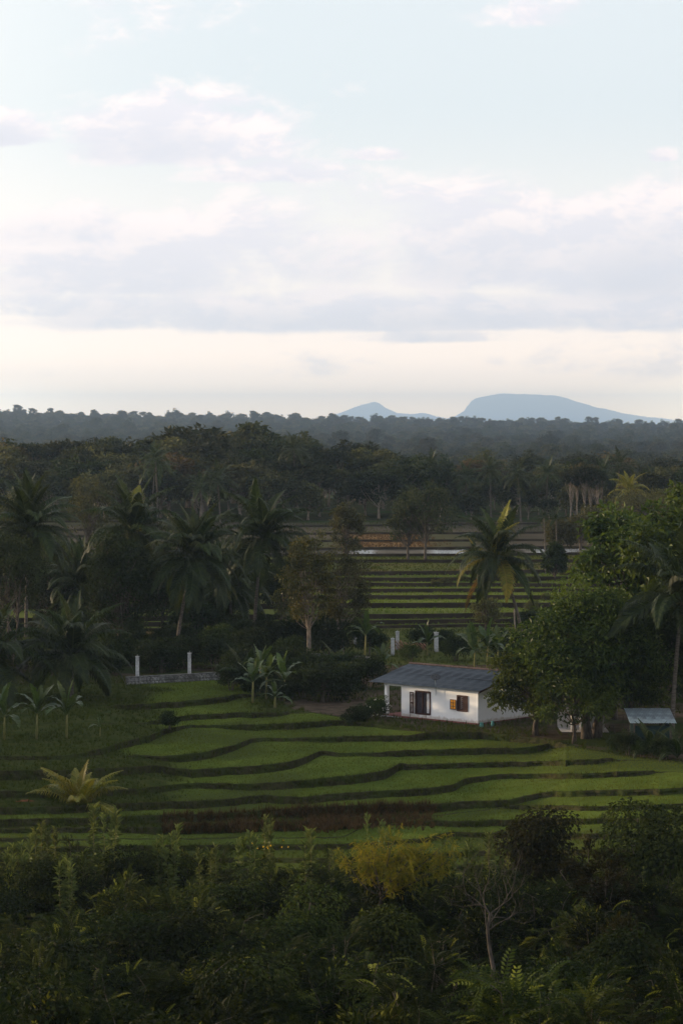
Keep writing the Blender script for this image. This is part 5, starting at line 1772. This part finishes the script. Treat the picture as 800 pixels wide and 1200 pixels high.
def tall_weed(seed, n=5, H=3.0):
    """upright leafy stalks, leaves all the way up and a tuft at the top"""
    r = np.random.default_rng(seed)
    sm, fm = MB(), MB()
    for k in range(n):
        b = np.append(r.normal(size=2) * .35, -.2)
        h = H * r.uniform(.6, 1.05)
        tip = b + np.array([r.normal() * .25, r.normal() * .25, h])
        p = curve(b, (b + tip) / 2 + np.append(r.normal(size=2) * .12, 0), tip, 8)
        sm.tube(p, np.linspace(.025, .008, 8), 4, cap=False)
        m = 120
        t = r.uniform(.25, 1, m) ** .8
        pos = np.stack([np.interp(t, np.linspace(0, 1, 8), p[:, i]) for i in range(3)], -1)
        a = r.uniform(0, 6.28, m)
        ax = np.stack([np.cos(a), np.sin(a), .35 + .5 * (t > .85) + 0 * a], -1)
        leaves(fm, pos, ax, np.array([0, 0, 1.0]) + r.normal(size=(m, 3)) * .3, r.uniform(.2, .42, m) * (1.2 - .35 * t), r.uniform(.06, .11, m), np.clip(t * .7 + r.uniform(-.2, .3, m), 0, 1), droop=.25)
    return sm, fm


def branchy(seed, H, spread, levels=5, r0=.09, lean=(.0, .0), crooked=.35, fork=3):
    """bare branching wood: list of tubes and the twig ends"""
    r = np.random.default_rng(seed)
    mb = MB(); ends = []

    def go(p, d, L, rad, lv):
        n = 5
        pts = [p]
        for i in range(n):
            d = unit(d + r.normal(size=3) * crooked * .28 + np.array([0, 0, .03]))
            pts.append(pts[-1] + d * L / n)
        mb.tube(pts, np.linspace(rad, rad * .6, n + 1), 6 if lv < 2 else 4, cap=False)
        if lv >= levels:
            ends.append((pts[-1], d)); return
        for k in range(fork if lv else fork + 1):
            q = pts[int(r.integers(2, n + 1))] if k else pts[-1]
            nd = unit(d + rand_dirs(r, 1, .15)[0] * spread)
            go(q, nd, L * r.uniform(.6, .85), rad * r.uniform(.45, .62), lv + 1)
    go(np.array([0, 0, -.2]), unit(np.array([lean[0], lean[1], 1.0])), H * .34, r0, 0)
    return mb, ends


THK = []
for i in range(4): THK.append(('feathery', thicket_shrub(1000 + i, 5.0, 2.6, 'pinnate', 13, 1300)))
for i in range(3): THK.append(('drooping', thicket_shrub(1010 + i, 4.6, 2.5, 'drooping', 12, 1000)))
for i in range(3): THK.append(('fine', thicket_shrub(1020 + i, 5.0, 2.6, 'fine', 14, 1500)))
for i in range(3): THK.append(('small_leaved', thicket_shrub(1030 + i, 4.8, 2.5, 'simple', 15, 7500)))
for i in range(3): THK.append(('creeper', vine_mound(1040 + i, 5.2, 2.4, 8000)))
TP = {}
for kind, (sm, fm) in THK:
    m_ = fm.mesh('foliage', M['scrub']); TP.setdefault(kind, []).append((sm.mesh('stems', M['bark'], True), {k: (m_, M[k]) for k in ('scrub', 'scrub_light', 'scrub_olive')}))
WEEDS = [tall_weed(1100 + i, 4 + i, 3.0) for i in range(4)]
M['tall_weed'] = leaf_mat('tall_weed_leaf', (.045, .068, .018), (.13, .155, .05), vary=.3)
WP = [(a.mesh('stalks', M['banana_stem'], True), b.mesh('foliage', M['tall_weed'])) for a, b in WEEDS]

# (row of the canopy top, distance)
CANOPY = np.array([(985, 139), (1010, 130), (1050, 116), (1100, 101), (1150, 88), (1200, 77), (1260, 66)], float)
KINDNAME = {'feathery': ('feathery_shrub', 'feathery shrub'), 'drooping': ('drooping_shrub', 'shrub'), 'fine': ('fine_leaved_shrub', 'shrub'), 'small_leaved': ('small_leaved_bush', 'bush'), 'creeper': ('creeper_mound', 'creeper')}
DESC = {'feathery': 'dark feathery-leaved shrub', 'drooping': 'shrub with long drooping leaf sprays', 'fine': 'fine-leaved dark shrub', 'small_leaved': 'small-leaved rounded bush', 'creeper': 'creeper-smothered mound'}


def shrub_at(kind, px, ytop, label=None, lm='scrub', idx=None, group=None, scale=None, d=None):
    if d is None: d = float(np.interp(ytop, CANOPY[:, 0], CANOPY[:, 1]))
    x = (px - 400) / F * d
    z = float(ground_z(x, d))
    top = CAMZ - (ytop - HORIZON) / F * d
    H = max(top - z, 1.2)
    i = int(rg.integers(len(TP[kind]))) if idx is None else idx
    sm, fm = TP[kind][i]
    s = H / 5.0
    w = max(s, .75) if scale is None else scale
    nm, cat = KINDNAME[kind]
    return copy_plant(nm, [('stems', sm), ('foliage', fm[lm])], (x, d, z), label, cat, group, rg.uniform(0, 6.28), (w, w, s))


rg = np.random.default_rng(123)
rowsy = [(988, 30, 'behind the front of the thicket'), (1012, 30, ''), (1045, 32, ''), (1085, 34, ''), (1130, 36, ''), (1180, 40, ''), (1235, 46, '')]
THMARK = [(20, 'the left edge weeds'), (93, 'the young yellow palm'), (246, 'the broken snag'), (320, 'the slim tall weed'), (470, 'the yellow tree'), (578, 'the dead tree'), (645, 'the brown-green creeper mound'), (760, 'the yellow-tipped creeper mound')]
ROWNAME = ('at the back of the thicket', 'on the upper fringe', 'in the upper thicket', 'in mid thicket', 'low in the thicket', 'above the bottom edge', 'at the bottom edge')
SHADES = {'scrub': 'dark', 'scrub_light': 'paler', 'scrub_olive': 'olive'}
SHORT = {'feathery': 'feathery shrub', 'drooping': 'drooping shrub', 'fine': 'fine-leaved shrub', 'small_leaved': 'rounded bush', 'creeper': 'creeper mound'}
ZONE = ['along the upper fringe of the thicket below the paddies', 'along the upper fringe of the thicket below the paddies', 'in the middle of the dark thicket', 'in the middle of the dark thicket',
        'in the lower part of the dark thicket', 'along the bottom edge of the picture', 'along the bottom edge of the picture']
for ri, (yt, step, _) in enumerate(rowsy):
    px = -40 + rg.uniform(0, 20)
    while px < 850:
        kind = ('feathery', 'drooping', 'fine', 'small_leaved', 'creeper')[int(rg.choice(5, p=[.28, .2, .2, .17, .15]))]
        if ri < 2 and kind == 'drooping': kind = 'fine'
        y = yt + (rg.uniform(-14, 30) if ri > 1 else rg.uniform(-6, 18)) + (8 if ri == 0 else 0)
        lift = 0
        if px > 690: lift = -14 * min(1, (px - 690) / 40)       # the thicket stands higher at the right
        if 470 < px < 690 and ri < 2: lift = 20
        if 120 < px < 420 and ri < 2: lift = 10
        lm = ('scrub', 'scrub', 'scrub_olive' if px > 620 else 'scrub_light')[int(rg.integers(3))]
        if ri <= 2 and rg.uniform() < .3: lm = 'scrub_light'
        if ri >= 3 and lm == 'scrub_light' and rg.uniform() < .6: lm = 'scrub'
        if 528 < px < 612 and ri in (3, 4, 5): px += 20; continue     # the dead tree stands clear here
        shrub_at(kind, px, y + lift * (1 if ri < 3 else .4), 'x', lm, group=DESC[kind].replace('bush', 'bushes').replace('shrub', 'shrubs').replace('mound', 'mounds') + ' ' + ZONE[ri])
        POOL.append((LAST[0], SHADES[lm] + ' ' + SHORT[kind] + ' ' + ROWNAME[ri] + ' ' + by_mark(px, THMARK), px))
        px += step * rg.uniform(.8, 1.35)
# plants one can single out
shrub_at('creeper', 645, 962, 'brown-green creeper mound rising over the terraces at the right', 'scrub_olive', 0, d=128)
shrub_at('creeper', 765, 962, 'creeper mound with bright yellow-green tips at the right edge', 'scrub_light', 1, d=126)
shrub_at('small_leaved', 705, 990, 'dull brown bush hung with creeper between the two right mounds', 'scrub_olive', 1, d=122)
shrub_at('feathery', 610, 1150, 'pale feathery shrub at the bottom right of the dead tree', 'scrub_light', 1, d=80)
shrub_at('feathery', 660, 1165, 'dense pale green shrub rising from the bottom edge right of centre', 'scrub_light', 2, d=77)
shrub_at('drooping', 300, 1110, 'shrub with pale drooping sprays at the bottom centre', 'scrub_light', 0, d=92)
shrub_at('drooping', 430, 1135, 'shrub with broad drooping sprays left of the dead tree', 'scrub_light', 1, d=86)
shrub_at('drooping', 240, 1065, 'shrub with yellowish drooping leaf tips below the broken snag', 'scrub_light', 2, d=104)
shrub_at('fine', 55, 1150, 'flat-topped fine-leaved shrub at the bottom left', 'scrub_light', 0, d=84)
for i, (px, yt, d, s, lab) in enumerate(((52, 945, 132, 1.0, 'tall leafy weeds in front of the reddish palm litter'), (108, 935, 131, 1.25, 'tall leafy weeds rising before the young yellow palm'), (133, 945, 135, .8, 'thin weed stalk right of the young yellow palm'),
                                         (195, 965, 130, 1.1, 'tall weeds left of the broken snag'), (290, 958, 131, .95, 'upright weed stalk with bright leaves left of centre'), (318, 950, 133, .9, 'slim tall weed rising highest before the terraces'),
                                         (358, 960, 129, 1.15, 'dense tall weeds left of the yellow tree'), (445, 950, 133, .8, 'slim weed standing behind the yellow tree'), (545, 968, 128, .95, 'pale weeds right of the yellow tree'),
                                         (572, 968, 126, 1.0, 'pale leafy weeds above the dead tree'), (590, 975, 131, .8, 'thin pale weeds before the small terraces'), (20, 975, 128, 1.0, 'leafy weeds at the left edge of the thicket'),
                                         (80, 985, 126, 1.1, 'leafy weeds among the reddish palm litter'), (245, 985, 127, .9, 'weeds right of the broken snag'), (395, 985, 127, .9, 'weeds with yellow flowers left of the yellow tree'))):
    j = i % 4
    x = (px - 400) / F * d; z = float(ground_z(x, d))
    top = CAMZ - (yt - HORIZON) / F * d
    copy_plant('tall_weed', [('stalks', WP[j][0]), ('foliage', WP[j][1])], (x, d, z), lab, 'weed', 'tall weeds on the fringe of the thicket', rg.uniform(0, 6), (s, s, max(top - z, 1.0) / 3.0))
# yellow tree
def lone(px, ytop, d):
    x = (px - 400) / F * d; z = float(ground_z(x, d))
    return np.array([x, d, z]), CAMZ - (ytop - HORIZON) / F * d - z


d0 = 117.0
b, H = lone(440, 960, d0)
t = thing('yellow_tree', b, 'slender tree with yellow and orange fine leaves in the thicket', 'tree')
r = np.random.default_rng(2)
wood, fm = MB(), MB()
fork = D(447, 1052, d0) - b
wood.tube(curve([0, 0, -.3], [-.15, 0, fork[2] * .5], fork, 8), np.linspace(.13, .075, 8), 7, cap=False)
cen = D(467, 1003, d0) - b
T = CL[2]
for k in range(22):
    dd = rand_dirs(r, 1, .9)[0]; dd[2] = max(dd[2], -.25)
    tip = cen + np.array([0, 0, -.35]) + dd * np.array([3.1, 2.0, 1.35]) * r.uniform(.55, 1.0)
    limb = curve(fork, (fork + tip) / 2 + np.array([0, 0, -.15]) + r.normal(size=3) * .18, tip, 7)
    wood.tube(limb, np.linspace(.045, .008, 7), 5, cap=False)
    for q in range(5):
        p = limb[int(r.integers(3, 7))]
        e = p + rand_dirs(r, 1, .3)[0] * r.uniform(.3, .75)
        wood.tube(curve(p, (p + e) / 2, e, 3), np.linspace(.012, .004, 3), 3, cap=False)
        n = 22
        pos = p + (e - p) * r.uniform(.25, 1.15, (n, 1)) + r.normal(size=(n, 3)) * .13
        scatter(fm, T[0], [T[1]], pos, rand_dirs(r, n, .1), np.array([0, 0, 1.0]) + r.normal(size=(n, 3)) * .5, r.uniform(.55, .95, n), np.clip(r.uniform(0, .7, n) + r.uniform(-.1, .3), 0, 1))
wood.build('trunk', M['dead_wood'], t, True)
fm.build('crown', M['yellow_leaf'], t)
# dead tree: a crooked pale trunk carrying a tangle of bare twigs
d0 = 88.0
pts = [(546, 1192), (556, 1183), (566, 1170), (575, 1152), (578, 1135), (573, 1112), (571, 1090), (574, 1070)]
b = D(546, 1192, d0)
wp = np.array([D(x, y, d0 + .15 * i) for i, (x, y) in enumerate(pts)]) - b
t = thing('dead_tree', b, 'bare dead tree with a tangle of pale twigs and a crooked trunk', 'tree')
mb = MB(); mb.tube(np.concatenate([[wp[0] + [-.5, .1, -1.2]], wp]), [.12, .10, .095, .085, .08, .075, .06, .055, .05], 8); mb.build('trunk', M['dead_wood'], t, True)
mb = MB(); mb.tube(wp[3] + np.array([[0, 0, 0], [.28, -.1, -.02], [.62, -.15, .03]]), [.07, .06, .035], 6); mb.build('broken_branch', M['dead_wood'], t, True)
mb = MB(); mb.tube(wp[0] + np.array([[.1, 0, -.1], [.45, -.1, -.12], [.75, -.12, .1], [.85, -.12, .3]]), [.085, .08, .05, .03], 6); mb.build('branch', M['dead_wood'], t, True)
for k, (lx, ly, H, sd) in enumerate(((-.9, .2, 2.5, 1), (.35, .1, 3.0, 2), (1.0, -.1, 2.3, 3), (-.3, .3, 3.1, 4), (-1.3, -.2, 2.0, 5), (1.5, .1, 1.9, 6))):
    wood, ends = branchy(1310 + sd, H * 1.3, .75, 5, .026, (lx, ly), .5, 2)
    o = wood.build('branch', M['dead_wood'], t, True); o.location = [float(c) for c in wp[-1 - (k % 2)] + np.array([0, 0, .15])]
# snag
b, H = lone(246, 975, 118)
wood, ends = branchy(1402, H * 1.25, .5, 3, .07, (-.12, 0), .6, 1)
t = thing('dead_snag', b, 'crooked grey snag of a dead sapling bent to the left', 'dead sapling')
wood.build('trunk', M['dead_wood'], t, True)
# reddish fallen palm litter by the tall weeds
b, H = lone(55, 985, 129)
t = thing('dead_palm', b, 'withered orange-brown palm fronds among the tall weeds at the left', 'palm')
for k in range(9): link('frond', FRONDS_DEAD[(2, 3, 4, 5)[k % 4], k % 2], t, (0, 0, 1.6), (rg.normal() * .2, 0, k * 2.4), .45)
# yellow flowers
fl = MB(); n = 11
uu = rg.normal(size=n) * 22 + 318; yy = rg.uniform(985, 1000, n)
pos = np.array([D(a, c, 126.5) for a, c in zip(uu, yy)])
leaves(fl, pos, rand_dirs(rg, n), rand_dirs(rg, n, .5), .1, .1, .5)
tag(fl.build('wild_flowers', M['yellow_flower']), 'yellow wild flowers on the weeds', None, None, 'stuff')

# ------------------------------------------------------------------ haze over the whole valley
def build_haze():
    m = bpy.data.materials.new('haze'); m.use_nodes = True
    nt = m.node_tree; nt.nodes.clear()
    out = nt.nodes.new('ShaderNodeOutputMaterial')
    vol = nt.nodes.new('ShaderNodeVolumePrincipled')
    vol.inputs['Color'].default_value = (.50, .71, 1.0, 1)
    vol.inputs['Density'].default_value = HAZE_DENSITY
    vol.inputs['Anisotropy'].default_value = 0.4
    for k in ('Density Attribute', 'Color Attribute', 'Temperature Attribute'):
        if k in vol.inputs: vol.inputs[k].default_value = ''
    nt.links.new(vol.outputs[0], out.inputs['Volume'])
    mb = MB(); mb.box((0, (-450 + 35050) / 2, (462 - 9) / 2), (9400, 35500, 471)); o = mb.build('haze', m)
    tag(o, 'pale blue haze over the valley', None, None, 'stuff')


build_haze()
finish_labels()
